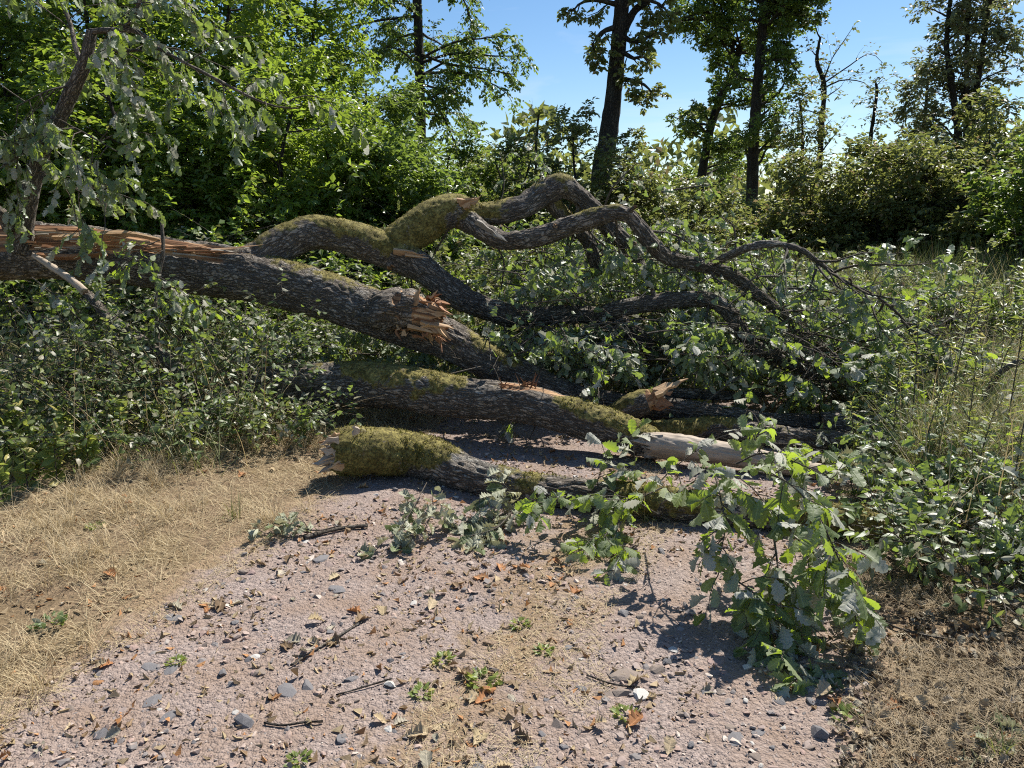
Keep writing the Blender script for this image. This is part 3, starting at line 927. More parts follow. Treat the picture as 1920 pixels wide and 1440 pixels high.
# oaks in the clearing
def tall_oak(label, stems, extra, seed, n, L, mt='forest_dark', t0=0.3, t1=1.0, size=(0.10, 0.16), keep=None, lf=8):
    return tree('oak_tree', label, 'tree', stems, dict(n=n, t0=t0, t1=t1, ang=(50, 95), L=L, up=0.2, wig=0.16, taper=0.1),
                dict(n=6, t0=0.2, ang=(35, 75), L=(0.4, 0.8), up=0.05, wig=0.16),
                dict(n=7, t0=0.1, ang=(35, 75), L=(0.2, 0.38), up=0.0, wig=0.14), dict(LQ, n=lf, size=size, tilt=0.7), mt, seed, extra=extra, keep=keep)
tall_oak('lone oak with bare dark trunk and high leaf tufts, amid the sky gap',
         [pxstem([(1128, 330, 18, 38), (1140, 260, 18, 35), (1152, 160, 18, 30), (1163, 50, 18, 28), (1172, -80, 18, 28), (1185, -300, 18, 26), (1190, -500, 18, 12)]),
          [tuple(r[:4]) for r in pxctrl([(1168, 60, 18, 16), (1190, 20, 18, 14), (1215, 0, 18, 12), (1240, -40, 18, 10), (1260, -140, 18, 6)])]],
         [pl([(1150, 150, 18), (1180, 150, 17.8), (1210, 160, 17.6), (1225, 178, 17.5)]), pl([(1158, 60, 18), (1190, 80, 17.8), (1215, 70, 17.7), (1240, 60, 17.6)]),
          pl([(1158, 50, 18), (1130, 60, 17.8), (1110, 85, 17.7), (1120, 105, 17.6)]), pl([(1165, 10, 18), (1120, 0, 17.7), (1090, 5, 17.6), (1075, 20, 17.5)]),
          pl([(1168, 0, 18), (1210, 0, 17.6), (1240, 10, 17.5), (1255, 30, 17.5)]), pl([(1155, 90, 18), (1190, 110, 17.7), (1205, 105, 17.6), (1215, 118, 17.6)])],
         301, 30, (0.6, 1.3), 'forest_far', 0.58, 1.0, (0.10, 0.15), lf=9)
tall_oak('straight tall oak with leaf tufts all down its trunk, rising over the fallen crown',
         [pxstem([(1400, 500, 26, 25), (1408, 400, 26, 23), (1414, 250, 26, 20), (1424, 120, 26, 18), (1430, 50, 26, 16), (1440, -80, 26, 17), (1445, -300, 26, 9)]),
          [tuple(r[:4]) for r in pxctrl([(1428, 60, 26, 12), (1445, 20, 26, 11), (1470, -5, 26, 10), (1500, -60, 26, 7)])]],
         [pl([(1440, 0, 26), (1480, -10, 25.5), (1510, -5, 25.4), (1530, 12, 25.2)]), pl([(1425, 90, 26), (1460, 100, 25.5), (1485, 120, 25.3), (1500, 140, 25.2)])],
         302, 40, (1.0, 1.8), 'forest_dark', 0.22, 1.0, (0.10, 0.15), lf=7)
tall_oak('leaning oak with a curved dark trunk, left of the straight tall oak',
         [pxstem([(1298, 430, 28, 17), (1312, 350, 28, 17), (1335, 230, 28, 15), (1370, 140, 28, 13), (1392, 80, 28, 13)]),
          [tuple(r[:4]) for r in pxctrl([(1372, 135, 28, 9), (1372, 70, 28, 8), (1345, 40, 28, 7), (1315, 10, 28, 6), (1300, -20, 28, 4)])]],
         [], 303, 34, (1.0, 1.9), 'forest_dark', 0.14, 1.0, (0.10, 0.15), lf=7)
SPG = dict(n=5, size=(0.10, 0.16), tm=QUAD)
def sparse(label, stems, extra, seed, n, L, mt, t0=0.3, sn=5, tn=3, lf=3, up=0.1, group=None, name='birch_tree'):
    return tree(name, label, 'tree', stems, dict(n=n, t0=t0, t1=1.0, ang=(35, 70), L=L, up=up, wig=0.12, taper=0.5),
                dict(n=sn, t0=0.2, ang=(30, 60), L=(0.5, 0.9), up=-0.25, wig=0.14),
                dict(n=tn, t0=0.1, ang=(30, 60), L=(0.25, 0.45), up=-0.3, wig=0.12), dict(SPG, n=lf), mt, seed, extra=extra, barkmat='bark_dark', group=group, nseg=8)
sparse('half dead thin tree with a hooked bare top and a long arching bough', [pxstem([(1535, 330, 25, 11), (1540, 240, 25, 10), (1545, 160, 25, 9), (1532, 115, 25, 7), (1538, 70, 25, 4)])],
       [pl([(1546, 155, 25), (1590, 125, 25), (1630, 100, 25), (1655, 118, 25)]), pl([(1545, 165, 25), (1580, 150, 24.7), (1620, 155, 24.5), (1640, 175, 24.4)]), pl([(1545, 150, 25), (1560, 110, 25), (1580, 80, 25), (1600, 50, 25)])],
       311, 12, (0.7, 1.2), 'forest_grey', 0.35, 4, 3, 3, 0.15)
sparse('small thin tree with sparse brownish leaves beside the half dead one', [pxstem([(1630, 280, 24, 7), (1638, 220, 24, 6), (1644, 170, 24, 5), (1640, 150, 24, 3)])], [], 312, 14, (0.5, 0.9), 'forest_grey', 0.3, 4, 3, 4, 0.1)
sparse('bare little dead tree tip above the bushes in the sky gap', [pxstem([(1005, 330, 22, 6), (1006, 260, 22, 5), (1010, 215, 22, 3)])], [], 313, 8, (0.4, 0.7), 'forest_grey', 0.5, 2, 2, 1, 0.4, name='dead_tree')
sparse('tall airy multi stemmed birch in the upper right corner', [pxstem([(1800, 330, 21, 14), (1790, 200, 21, 12), (1775, 80, 21, 9), (1790, -60, 21, 5)]), pxstem([(1815, 330, 21, 14), (1830, 180, 21, 11), (1850, 40, 21, 8), (1870, -80, 21, 5)]), pxstem([(1808, 330, 21, 11), (1812, 160, 21, 9), (1815, 20, 21, 7), (1820, -90, 21, 4)])],
       [], 314, 24, (1.0, 1.7), 'forest_grey', 0.12, 7, 5, 6, 0.12)
sparse('smaller airy birch between the half dead tree and the tall birch', [pxstem([(1740, 330, 23, 9), (1735, 230, 23, 7), (1740, 150, 23, 4)])], [], 315, 22, (0.8, 1.3), 'forest_grey', 0.1, 6, 5, 5, 0.1)
sparse('thin grey sapling between the straight oak and the right hand bushes', [pxstem([(1500, 360, 23, 7), (1505, 260, 23, 5), (1500, 190, 23, 3)])], [], 316, 22, (0.7, 1.2), 'forest_far', 0.1, 5, 4, 6, 0.1)

# the bank of shrubs on the right
for k, (px, Y, h, w, lab, mt, n) in enumerate([
        (1510, 17, 1.9, 1.1, 'olive shrub at the left end of the shrub bank', 'forest_far', 16),
        (1600, 16, 2.8, 1.3, 'broad olive shrub with a dark hollow beneath, in the shrub bank', 'forest_far', 18),
        (1700, 15.5, 2.3, 1.2, 'highest shrub of the bank, below the airy birch', 'forest_far', 18),
        (1800, 15, 3.0, 1.3, 'dense shrub in the right half of the bank', 'forest_far', 18),
        (1900, 14, 2.4, 1.3, 'darker shrub at the right edge of the picture', 'forest_far', 18),
        (1430, 21, 1.7, 1.1, 'pale far shrub behind the straight oak trunk', 'forest_far', 12),
        (1340, 22, 1.6, 1.1, 'low far shrub behind the leaning oak', 'forest_far', 12),
        (1990, 12, 2.7, 1.3, 'shrub half cut off by the right edge of the picture', 'forest_dark', 14)]):
    x = (px - 960) / FPX * Y * 1.01
    tree('hazel_shrub', lab, 'shrub', [stem(x + dx, Y + dy, h * hh, 0.04, (dx * 1.4, dy), seed=400 + k * 5 + q) for q, (dx, dy, hh) in enumerate(((0, 0, 1), (-0.6, -0.3, 0.85), (0.6, 0.2, 0.9)))],
         dict(n=int(n * 1.35), t0=0.12, t1=1.0, ang=(40, 80), L=(w * 0.75, w * 1.2), up=0.15, wig=0.14, taper=0.5),
         dict(n=7, t0=0.15, ang=(35, 65), L=(0.4, 0.7), up=-0.15, wig=0.12, flat=0.4),
         dict(n=5, t0=0.1, ang=(35, 60), L=(0.25, 0.4), up=-0.2, wig=0.1, flat=0.4), dict(LQ, n=7, size=(0.085, 0.13), tilt=0.6), mt, 420 + k, 'shrubs of the bank on the right')

# far wood closing the horizon: one mass
rng = np.random.default_rng(77)
fl = []
nT = 90
fx = rng.uniform(-60, 70, nT); fy = rng.uniform(45, 95, nT); fh = rng.uniform(4.0, 8.5, nT)
cen = []
for k in range(nT):
    m = 420
    u = rng.random(m)
    ang = rng.random(m) * 2 * math.pi
    rr = fh[k] * 0.36 * np.sqrt(rng.random(m)) * (0.35 + 1.1 * np.sin(np.pi * np.clip(u * 0.95 + 0.05, 0, 1)))
    cen.append(np.stack([fx[k] + rr * np.cos(ang), fy[k] + rr * np.sin(ang), u * fh[k]], -1))
cen = np.concatenate(cen)
A = norm(rng.normal(size=cen.shape)); N = norm(np.cross(A, rng.normal(size=cen.shape)))
N = N * np.where(N[:, 2:3] < 0, -1, 1)
o = put('far_wood', leafmesh('far_wood', QUAD, (cen, A, N, rng.uniform(0.5, 0.95, len(cen))), rng), MAT['forest_far'], kind='stuff')

# ------------------------------------------------------------------ the fallen oak
OAK = np.array((-2.0, 6.4, 0.0))
oak = thing('fallen_oak', 'big fallen oak lying right across the track, its trunk splitting into mossy arching limbs', 'fallen tree', tuple(OAK))

def woodA(f, d, q):
    # torn strip along the upper front of the trunk
    dirn = norm(np.array((0.0, -0.55, 0.83)))
    c = d @ dirn
    w = sstep(0.85, 0.93, c + 0.14 * vn(q * np.array((7, 7, 0.9)), 501)) * sstep(0.085, 0.10, f) * sstep(0.40, 0.34, f + 0.03 * vn(q * np.array((20, 20, 0.5)), 502))
    w2 = sstep(0.9, 0.97, (d @ norm(np.array((0, -0.95, 0.32)))) + 0.12 * vn(q * np.array((9, 9, 0.8)), 503)) * sstep(0.10, 0.13, f) * sstep(0.30, 0.24, f)
    return np.maximum(w, w2)

trunkA = pxctrl([(-190, 462, 6.75, 120, 0.1), (-60, 468, 6.7, 122, 0.1), (60, 470, 6.6, 120, 0.0), (180, 476, 6.5, 116, 0), (300, 492, 6.4, 112, 0), (400, 506, 6.32, 112, 0.0), (500, 525, 6.25, 106, 0.22),
                 (600, 552, 6.18, 98, 0.3), (700, 585, 6.1, 98, 0.15), (780, 612, 6.02, 96, 0.0), (850, 642, 5.95, 80, 0.1), (920, 680, 5.88, 72, 0.4), (1000, 716, 5.8, 66, 0.1), (1090, 748, 5.7, 52, 0),
                 (1180, 760, 5.62, 50, 0), (1260, 768, 5.56, 52, 0), (1350, 782, 5.5, 50, 0), (1450, 795, 5.46, 46, 0), (1560, 800, 5.42, 46, 0.1), (1640, 812, 5.4, 36, 0), (1720, 822, 5.38, 22, 0)])
trunkA[:, 3] *= 0.88
put('trunk', tubemesh('trunk', trunkA, OAK, (oak, 5000), nseg=112, ds=0.013, bark=0.016, lump=0.10, mossup=0.75, wood=woodA), MAT['bark'], oak)

LIMBS = {
 'B': [(430, 512, 6.3, 84, 0), (490, 488, 6.35, 76, 0.15), (535, 455, 6.42, 66, 0.3), (585, 437, 6.5, 62, 0.25), (640, 444, 6.55, 64, 0.5), (700, 462, 6.58, 64, 0.55), (745, 476, 6.6, 62, 0.45), (785, 500, 6.6, 50, 0.2), (830, 535, 6.6, 46, 0.0), (880, 565, 6.62, 46, 0), (935, 586, 6.65, 46, 0), (985, 594, 6.7, 42, 0.1), (1050, 590, 6.75, 34, 0), (1110, 592, 6.75, 32, 0), (1160, 606, 6.7, 30, 0), (1205, 640, 6.6, 30, 0.3), (1235, 680, 6.5, 32, 0.6), (1236, 725, 6.4, 34, 0.6), (1232, 790, 6.35, 34, 0.2)],
 'B1': [(715, 474, 6.6, 58, 0.7), (752, 450, 6.65, 62, 0.78), (785, 428, 6.7, 66, 0.8), (820, 405, 6.75, 64, 0.8), (855, 393, 6.8, 56, 0.75), (890, 402, 6.85, 42, 0.62), (935, 400, 6.9, 42, 0.55), (985, 384, 6.95, 44, 0.35), (1020, 362, 7.0, 46, 0.45), (1052, 349, 7.05, 44, 0.4), (1082, 365, 7.1, 36, 0.1), (1112, 392, 7.15, 32, 0), (1145, 428, 7.2, 32, 0), (1172, 455, 7.25, 30, 0), (1200, 500, 7.3, 24, 0), (1240, 560, 7.3, 18, 0)],
 'B1u': [(1030, 366, 7.02, 30, 0.6), (1042, 390, 7.1, 30, 0.6), (1068, 420, 7.2, 27, 0.3), (1100, 450, 7.3, 24, 0.1), (1118, 500, 7.35, 22, 0), (1130, 540, 7.4, 18, 0)],
 'B1b': [(862, 402, 6.82, 48, 0.9), (885, 418, 6.75, 38, 0.3), (915, 440, 6.65, 34, 0.0), (945, 452, 6.6, 34, 0), (1000, 445, 6.55, 35, 0.1), (1060, 428, 6.5, 37, 0.2), (1115, 408, 6.45, 34, 0.3), (1165, 400, 6.42, 28, 0.3), (1190, 415, 6.4, 28, 0), (1215, 448, 6.4, 28, 0), (1245, 478, 6.4, 26, 0), (1275, 490, 6.42, 24, 0), (1320, 500, 6.5, 22, 0), (1370, 515, 6.6, 22, 0), (1410, 545, 6.65, 20, 0), (1450, 575, 6.65, 20, 0.2), (1500, 620, 6.6, 20, 0), (1545, 660, 6.5, 20, 0), (1600, 700, 6.4, 16, 0)],
 'C1': [(1110, 594, 6.6, 26, 0), (1150, 580, 6.45, 30, 0), (1210, 570, 6.35, 31, 0), (1270, 562, 6.3, 31, 0), (1325, 562, 6.25, 30, 0), (1360, 580, 6.22, 27, 0), (1385, 615, 6.2, 27, 0), (1410, 645, 6.18, 26, 0), (1450, 668, 6.15, 22, 0), (1490, 685, 6.1, 20, 0), (1530, 705, 6.05, 24, 0.5), (1580, 740, 6.0, 30, 0.9), (1640, 775, 5.95, 24, 0.9), (1700, 800, 5.9, 16, 0.4)],
 'R1': [(1340, 492, 6.5, 12, 0), (1375, 475, 6.4, 15, 0), (1410, 462, 6.35, 15, 0), (1455, 458, 6.3, 13, 0), (1500, 468, 6.25, 11, 0), (1535, 492, 6.2, 9, 0), (1580, 525, 6.1, 6, 0), (1640, 555, 6.0, 5, 0), (1690, 595, 5.95, 4, 0), (1720, 650, 5.9, 3, 0)],
 'R0': [(1235, 738, 5.75, 22, 0.2), (1300, 738, 5.78, 20, 0), (1360, 742, 5.8, 16, 0.2), (1430, 740, 5.85, 10, 0)],
}
for k, rows in LIMBS.items():
    big = rows[0][3] > 40
    put('limb' if rows[0][3] > 13 else 'branch', tubemesh('limb', pxctrl(rows), OAK, (oak, 7000 if k == 'B1' else 3000), nseg=72 if big else 36, ds=0.016 if big else 0.02, bark=0.012 if big else 0.008, lump=0.24 if big else 0.20, mossup=0.35 if k in ('B1', 'B1b') else 0.7), MAT['bark'], oak)

rng = np.random.default_rng(14)
for k_, f_, L_ in (('B', 0.30, 0.10), ('B', 0.52, 0.16), ('B', 0.66, 0.08), ('B1', 0.46, 0.12), ('B1', 0.60, 0.15), ('B1', 0.78, 0.10), ('B1b', 0.22, 0.09), ('B1b', 0.38, 0.14), ('B1b', 0.55, 0.12), ('B1b', 0.70, 0.16), ('C1', 0.2, 0.1), ('C1', 0.42, 0.15), ('C1', 0.6, 0.1), ('R1', 0.3, 0.12), ('R1', 0.5, 0.2), ('R1', 0.62, 0.16)):
    c_, _ = catmull(pxctrl(LIMBS[k_]), 100)
    p_ = c_[int(f_ * 100)]; d_ = norm(np.array((rng.normal() * 0.6, -0.7 + 0.5 * rng.normal(), rng.normal() * 0.9)))
    r_ = max(0.008, p_[3] * rng.uniform(0.22, 0.4))
    q_ = [tuple(p_[:3] + d_ * (p_[3] * 0.5 + L_ * t_) + np.array((0, 0, -0.15)) * L_ * t_ * t_) + (r_ * (1.6 if t_ == 0 else 1 - 0.3 * t_), 0.0) for t_ in (0, 0.35, 0.7, 1.0)]
    put('twig_stub', tubemesh('twig_stub', np.array(q_), OAK, nseg=12, ds=0.012, bark=0.003, lump=0.25, jag=0.012, wood=lambda f, d, q: sstep(0.93, 0.97, f)), MAT['bark'], oak)

def shard(rng, base, d, L, w, t, n=5, bend=0.1):
    """a torn splinter: flat tapering sliver with a ragged tip"""
    d = norm(np.asarray(d, float)); ref = norm(rng.normal(size=3))
    s = norm(np.cross(d, ref)); u = np.cross(s, d)
    V = []
    for k in range(n):
        f = k / (n - 1)
        ww = w * (1 - f ** 1.6) * rng.uniform(0.75, 1.2) + 0.001; tt = t * (1 - 0.8 * f)
        c = np.asarray(base) + d * L * f + u * bend * L * f * f + s * rng.normal() * w * 0.15
        for a, b in ((-1, -1), (1, -1), (1, 1), (-1, 1)):
            V.append(c + s * ww * a * 0.5 + u * tt * b * 0.5)
    F = []
    for k in range(n - 1):
        for q in range(4):
            F.append((k * 4 + q, k * 4 + (q + 1) % 4, k * 4 + 4 + (q + 1) % 4, k * 4 + 4 + q))
    F += [(3, 2, 1, 0), ((n - 1) * 4, (n - 1) * 4 + 1, (n - 1) * 4 + 2, (n - 1) * 4 + 3)]
    V = np.array(V)
    bk = np.stack([V @ s, V @ u, V @ d], -1)
    return V, np.array(F), bk + rng.random() * 5

def shards(name, rng, org, items, mat, parent):
    """a burst of slivers joined as one torn end"""
    b = Bag()
    for it in items:
        V, F, bk = shard(rng, *it)
        b.add(V, F, bk=bk)
    return put(name, b.mesh(name, org, smooth=False), MAT[mat], parent)

rng = np.random.default_rng(5)
# torn stub where a limb broke off (photo centre)
stub0, _ = W(735, 590, 5.86)
stub = put('broken_stub', tubemesh('broken_stub', pxctrl([(690, 582, 6.0, 50, 0), (730, 580, 5.86, 72, 0), (770, 584, 5.8, 74, 0), (808, 592, 5.76, 64, 0), (826, 596, 5.75, 48, 0)]), OAK, nseg=64, ds=0.012, bark=0.03, lump=0.35, mossup=0, jag=0.05, wood=lambda f, d, q: sstep(0.62, 0.72, f + 0.35 * vn(q * 12, 77))), MAT['bark'], oak)
ax = norm(W(840, 600, 5.7)[0] - W(740, 575, 5.86)[0])
for k in range(120):
    px, py = 725 + 100 * rng.random() ** 0.7, rng.uniform(556, 634)
    p, _ = W(px, py, 5.80 + rng.uniform(-0.13, 0.10))
    V, F, bk = shard(rng, p, ax + rng.normal(size=3) * 0.5, rng.uniform(0.04, 0.13), rng.uniform(0.012, 0.05), rng.uniform(0.008, 0.03), 5, rng.normal() * 0.3)
    b = Bag(); b.add(V, F, bk=bk)
    put('splinter', b.mesh('splinter', OAK, False), MAT['wood_red' if rng.random() < 0.72 else 'wood'], oak)
for px, py, dx, dy, L, w in ((776, 570, 8, -22, 0.14, 0.06), (790, 600, 50, 14, 0.26, 0.07), (800, 606, 55, 30, 0.24, 0.08), (770, 590, 70, 4, 0.3, 0.09), (765, 612, 80, 22, 0.3, 0.07), (815, 608, 28, 28, 0.17, 0.07)):
    p, t = W(px, py, 5.68)
    p2, _ = W(px + dx, py + dy, 5.66)
    V, F, bk = shard(rng, p, p2 - p, L, w, 0.03, 6, 0.05)
    b = Bag(); b.add(V, F, bk=bk)
    put('splinter', b.mesh('splinter', OAK, False), MAT['wood'], oak)
# torn strips lifting off the trunk at the left
for rows, w, mt in (([(100, 446, 6.32), (170, 441, 6.26), (240, 438, 6.25), (300, 450, 6.2)], 0.045, 'wood'), ([(110, 432, 6.45), (170, 434, 6.42), (240, 442, 6.36)], 0.03, 'wood_red'), ([(70, 478, 6.22), (130, 482, 6.2), (200, 476, 6.18)], 0.035, 'wood_red')):
    P = pl(rows)
    C, s = catmull(P, 24)
    T, N, B_ = frames(C)
    V = []
    jn = rng.normal(size=(24, 2)) * 0.12
    for q in range(24):
        ww = w * (0.35 + 0.65 * math.sin(math.pi * min(1, (q + 2) / 22))) * (1 + jn[q, 0])
        s0 = norm(np.array((0, -0.62, 0.78)) - T[q] * (np.array((0, -0.62, 0.78)) @ T[q])); s1 = np.cross(T[q], s0)
        for a_, b_ in ((-1, -1), (1, -1), (1, 1), (-1, 1)):
            V.append(C[q] + s1 * ww * 0.5 * a_ + s0 * 0.018 * b_ + s0 * 0.01 * jn[q, 1])
    F = [(q * 4 + e, q * 4 + (e + 1) % 4, q * 4 + 4 + (e + 1) % 4, q * 4 + 4 + e) for q in range(23) for e in range(4)]
    F += [(3, 2, 1, 0), (92, 93, 94, 95)]
    V = np.array(V)
    bk = np.stack([np.tile([-w / 2, w / 2, w / 2, -w / 2], 24), np.tile([0, 0, .02, .02], 24), np.repeat(s, 4)], -1)
    put('torn_strip', mkmesh('torn_strip', V - OAK, np.array(F), pattr={'bk': bk}, smooth=False), MAT[mt], oak)
rs = np.random.default_rng(15)
axA = norm(W(400, 472, 6.2)[0] - W(60, 448, 6.4)[0])
for k in range(70):
    u_ = rs.random()
    px = 60 + 340 * u_; py = 436 + 34 * u_ + rs.uniform(-4, 30 * (1 - 0.7 * u_))
    p, _ = W(px, py, 6.30 - 0.14 * u_ + rs.uniform(-0.03, 0.06))
    V, F, bk = shard(rs, p, axA * rs.choice((-1, 1)) + rs.normal(size=3) * 0.07, rs.uniform(0.12, 0.5), rs.uniform(0.008, 0.03), rs.uniform(0.006, 0.014), 6, rs.normal() * 0.05)
    b = Bag(); b.add(V, F, bk=bk)
    put('splinter', b.mesh('splinter', OAK, False), MAT[('wood', 'wood_red', 'wood_grey')[int(rs.integers(0, 3))]], oak)
# torn ends on the upper limb
rr = np.random.default_rng(8)
for px, py, dx, dy, L, w in ((862, 384, 40, -16, 0.20, 0.07), (868, 388, 28, -24, 0.14, 0.05), (872, 384, 26, -8, 0.13, 0.05), (858, 378, 50, -12, 0.16, 0.045)):
    p, _ = W(px, py, 6.68); p2, _ = W(px + dx, py + dy, 6.66)
    V, F, bk = shard(rr, p, p2 - p, L, w, 0.03, 6, 0.03)
    b = Bag(); b.add(V, F, bk=bk); put('splinter', b.mesh('splinter', OAK, False), MAT['wood'], oak)
for px, py, dx, dy, L, w in ((738, 470, 56, 6, 0.27, 0.05), (760, 478, 40, 6, 0.2, 0.03), (893, 414, 45, 34, 0.26, 0.05), (925, 436, 24, 16, 0.14, 0.04)):
    p, _ = W(px, py, 6.43); p2, _ = W(px + dx, py + dy, 6.42)
    V, F, bk = shard(rr, p, p2 - p, L, w, 0.025, 6, 0.03)
    b = Bag(); b.add(V, F, bk=bk); put('splinter', b.mesh('splinter', OAK, False), MAT['wood' if px < 800 else 'wood_grey'], oak)

# leafy crown of the fallen oak: secondary branches, twigs, leaves
rng = np.random.default_rng(31)
par = np.concatenate([resample(pl([r[:3] for r in LIMBS[k]]), 24) for k in ('B1', 'B1u', 'B1b', 'C1', 'R1')])
parB = resample(pl([r[:3] for r in LIMBS['B'][9:]]), 24)
EXTRA = [  # pale thin branches seen against the leaves
 [(1240, 360, 7.4), (1290, 352, 7.3), (1340, 345, 7.2)], [(1130, 395, 7.2), (1150, 350, 7.1), (1190, 310, 7.0)], [(1380, 470, 6.6), (1375, 425, 6.6), (1350, 405, 6.5)],
 [(945, 455, 6.7), (935, 400, 7.4), (945, 345, 7.6), (938, 285, 7.7)], [(1480, 520, 6.3), (1420, 520, 6.2), (1380, 550, 6.1)], [(1530, 505, 6.2), (1515, 545, 6.1), (1490, 560, 6.1)],
 [(1530, 495, 6.2), (1560, 530, 6.0), (1640, 580, 5.9)], [(1440, 540, 6.2), (1540, 545, 6.0), (1620, 570, 5.8)], [(1050, 640, 6.2), (1110, 610, 6.0), (1180, 605, 5.9)], [(945, 670, 5.8), (1010, 650, 5.7), (1060, 620, 5.6)],
 [(1740, 760, 5.5), (1800, 720, 5.4), (1860, 700, 5.3)], [(1640, 690, 5.8), (1720, 720, 5.6), (1800, 750, 5.5)], [(1490, 730, 5.9), (1500, 680, 5.8), (1530, 620, 5.7)], [(840, 430, 6.7), (815, 475, 6.8), (805, 490, 6.9)],
 [(925, 450, 6.7), (945, 495, 6.8), (935, 560, 6.9)], [(770, 510, 6.7), (772, 545, 6.7), (765, 570, 6.7)], [(1290, 640, 6.1), (1350, 620, 6.0), (1420, 600, 5.9)], [(1340, 790, 5.9), (1335, 740, 5.8), (1320, 690, 5.7)],
 [(1690, 600, 5.9), (1740, 650, 5.7), (1760, 720, 5.6)], [(1600, 640, 6.3), (1680, 640, 6.1), (1760, 690, 5.9)]]
ex = np.concatenate([resample(pl(e), 24) for e in EXTRA])
b1 = spawn(rng, par, 11, 0.25, 1.0, (40, 85), (0.5, 1.0), 8, -0.25, 0.16, 0.3)
b1b = spawn(rng, parB, 9, 0.1, 0.8, (40, 85), (0.4, 0.8), 8, -0.25, 0.16, 0.3)
# sprays through the rest of the broken crown, resting on one another down to the ground
sx = []
poly = [(560, 640, 1.0), (980, 560, 1.2), (1300, 560, 1.5), (1650, 640, 1.2)]
for k in range(380):
    px = rng.uniform(880, 1720)
    Y = rng.uniform(6.0, 8.6)
    x = (px - 960) / FPX * Y
    top = np.interp(px, [880, 1000, 1150, 1300, 1400, 1550, 1720], [1.0, 1.25, 1.45, 1.35, 1.15, 0.85, 0.45])
    if Y < 6.6:
        top *= 0.72
    z = rng.uniform(0.08, 1) ** 0.8 * top
    a = rng.uniform(0, 2 * math.pi)
    d = norm(np.array((math.cos(a) * 0.8 + 0.5, math.sin(a) - 0.25, rng.uniform(-0.35, 0.45))))
    L = rng.uniform(0.45, 0.9)
    p = np.array((x, Y, z))
    sx.append(np.stack([p + d * L * t + np.array((0, 0, -0.18)) * t * t * L for t in np.linspace(0, 1, 8)]))
for k in range(46):      # leafy shoots under and behind the trunk
    px = rng.uniform(560, 900); Y = rng.uniform(6.4, 7.6)
    x = (px - 960) / FPX * Y
    p = np.array((x, Y, rng.uniform(0.05, 0.55))); a = rng.uniform(0, 6.28)
    d = norm(np.array((math.cos(a), math.sin(a) - 0.4, rng.uniform(-0.1, 0.6)))); L = rng.uniform(0.4, 0.7)
    sx.append(np.stack([p + d * L * t for t in np.linspace(0, 1, 8)]))
for k in range(70):      # sprays lying in front of the right hand limbs
    px = rng.uniform(1000, 1680); Y = rng.uniform(5.65, 6.2)
    x = (px - 960) / FPX * Y
    p = np.array((x, Y, rng.uniform(0.35, 0.75) * (1.0 if px < 1500 else 0.75))); a = rng.uniform(0, 6.28)
    d = norm(np.array((math.cos(a), math.sin(a) - 0.3, rng.uniform(-0.3, 0.4)))); L = rng.uniform(0.4, 0.7)
    sx.append(np.stack([p + d * L * t + np.array((0, 0, -0.2)) * t * t * L for t in np.linspace(0, 1, 8)]))
bare = []
for k in range(190):     # bare grey twigs sticking out of the tangle
    px = rng.uniform(900, 1840) if k % 3 else rng.uniform(1500, 1840); Y = rng.uniform(5.5, 7.6); x = (px - 960) / FPX * Y
    top = np.interp(px, [880, 1000, 1150, 1300, 1400, 1550, 1760], [0.8, 1.1, 1.3, 1.2, 1.0, 0.8, 0.6])
    p = np.array((x, Y, rng.uniform(0.1, 1) * top)); a = rng.uniform(0, 6.28)
    d = norm(np.array((math.cos(a) + 0.4, 0.6 * math.sin(a) - 0.3, rng.uniform(-0.4, 0.8)))); L = rng.uniform(0.3, 0.9)
    c = rng.normal(size=3) * 0.25
    bare.append(np.stack([p + d * L * t + c * L * t * t for t in np.linspace(0, 1, 8)]))
bare = np.stack(bare)
bare2 = spawn(rng, bare, 3, 0.3, 0.95, (25, 55), (0.1, 0.3), 5, 0.0, 0.14, 0.3)
b2 = np.concatenate([b1, b1b, np.stack(sx)])
tw = spawn(rng, b2, 5, 0.25, 1.0, (30, 65), (0.16, 0.34), 5, -0.15, 0.16, 0.3)
tw2 = spawn(rng, ex, 5, 0.3, 1.0, (30, 60), (0.18, 0.36), 5, -0.1, 0.14, 0.2)
twb = Bag()
V, F, bk = tubes(ex, 0.011, 0.004, 5); twb.add(V, F, bk=bk)
V, F, bk = tubes(b1, 0.012, 0.003, 4); twb.add(V, F, bk=bk)
V, F, bk = tubes(b1b, 0.012, 0.003, 4); twb.add(V, F, bk=bk)
V, F, bk = tubes(bare, 0.007, 0.0025, 5); twb.add(V, F, bk=bk)
V, F, bk = tubes(bare2, 0.003, 0.0015, 4); twb.add(V, F, bk=bk)
V, F, bk = tubes(np.stack(sx), 0.007, 0.003, 4); twb.add(V, F, bk=bk)
V, F, bk = tubes(np.concatenate([tw, tw2]), 0.0035, 0.0015, 3); twb.add(V, F, bk=bk)
put('twigs', twb.mesh('twigs', OAK), MAT['twig'], oak, 'stuff')
lf = catL(leaves_on(rng, tw, 8, 0.25, 1.0, (0.055, 0.105), 45, 0.45, 0.42, 0.8), leaves_on(rng, tw2, 4, 0.3, 1.0, (0.06, 0.10), 45, 0.5, 0.4, 0.8), leaves_on(rng, b2, 5, 0.5, 1.0, (0.06, 0.10), 45, 0.45, 0.4, 0.7))
m = lf[0][:, 2] > 0.03
lf = tuple(v[m] for v in lf)
def project(P):
    d = P - np.array((0, 0, CAMZ))
    t = d[:, 1] * math.cos(PITCH) - d[:, 2] * math.sin(PITCH)
    u = d[:, 1] * math.sin(PITCH) + d[:, 2] * math.cos(PITCH)
    return 960 + FPX * d[:, 0] / t, 720 - FPX * u / t, t
qx, qy, qd = project(lf[0] + lf[1] * lf[3][:, None] * 0.5)
hide = np.zeros(len(qx), bool)
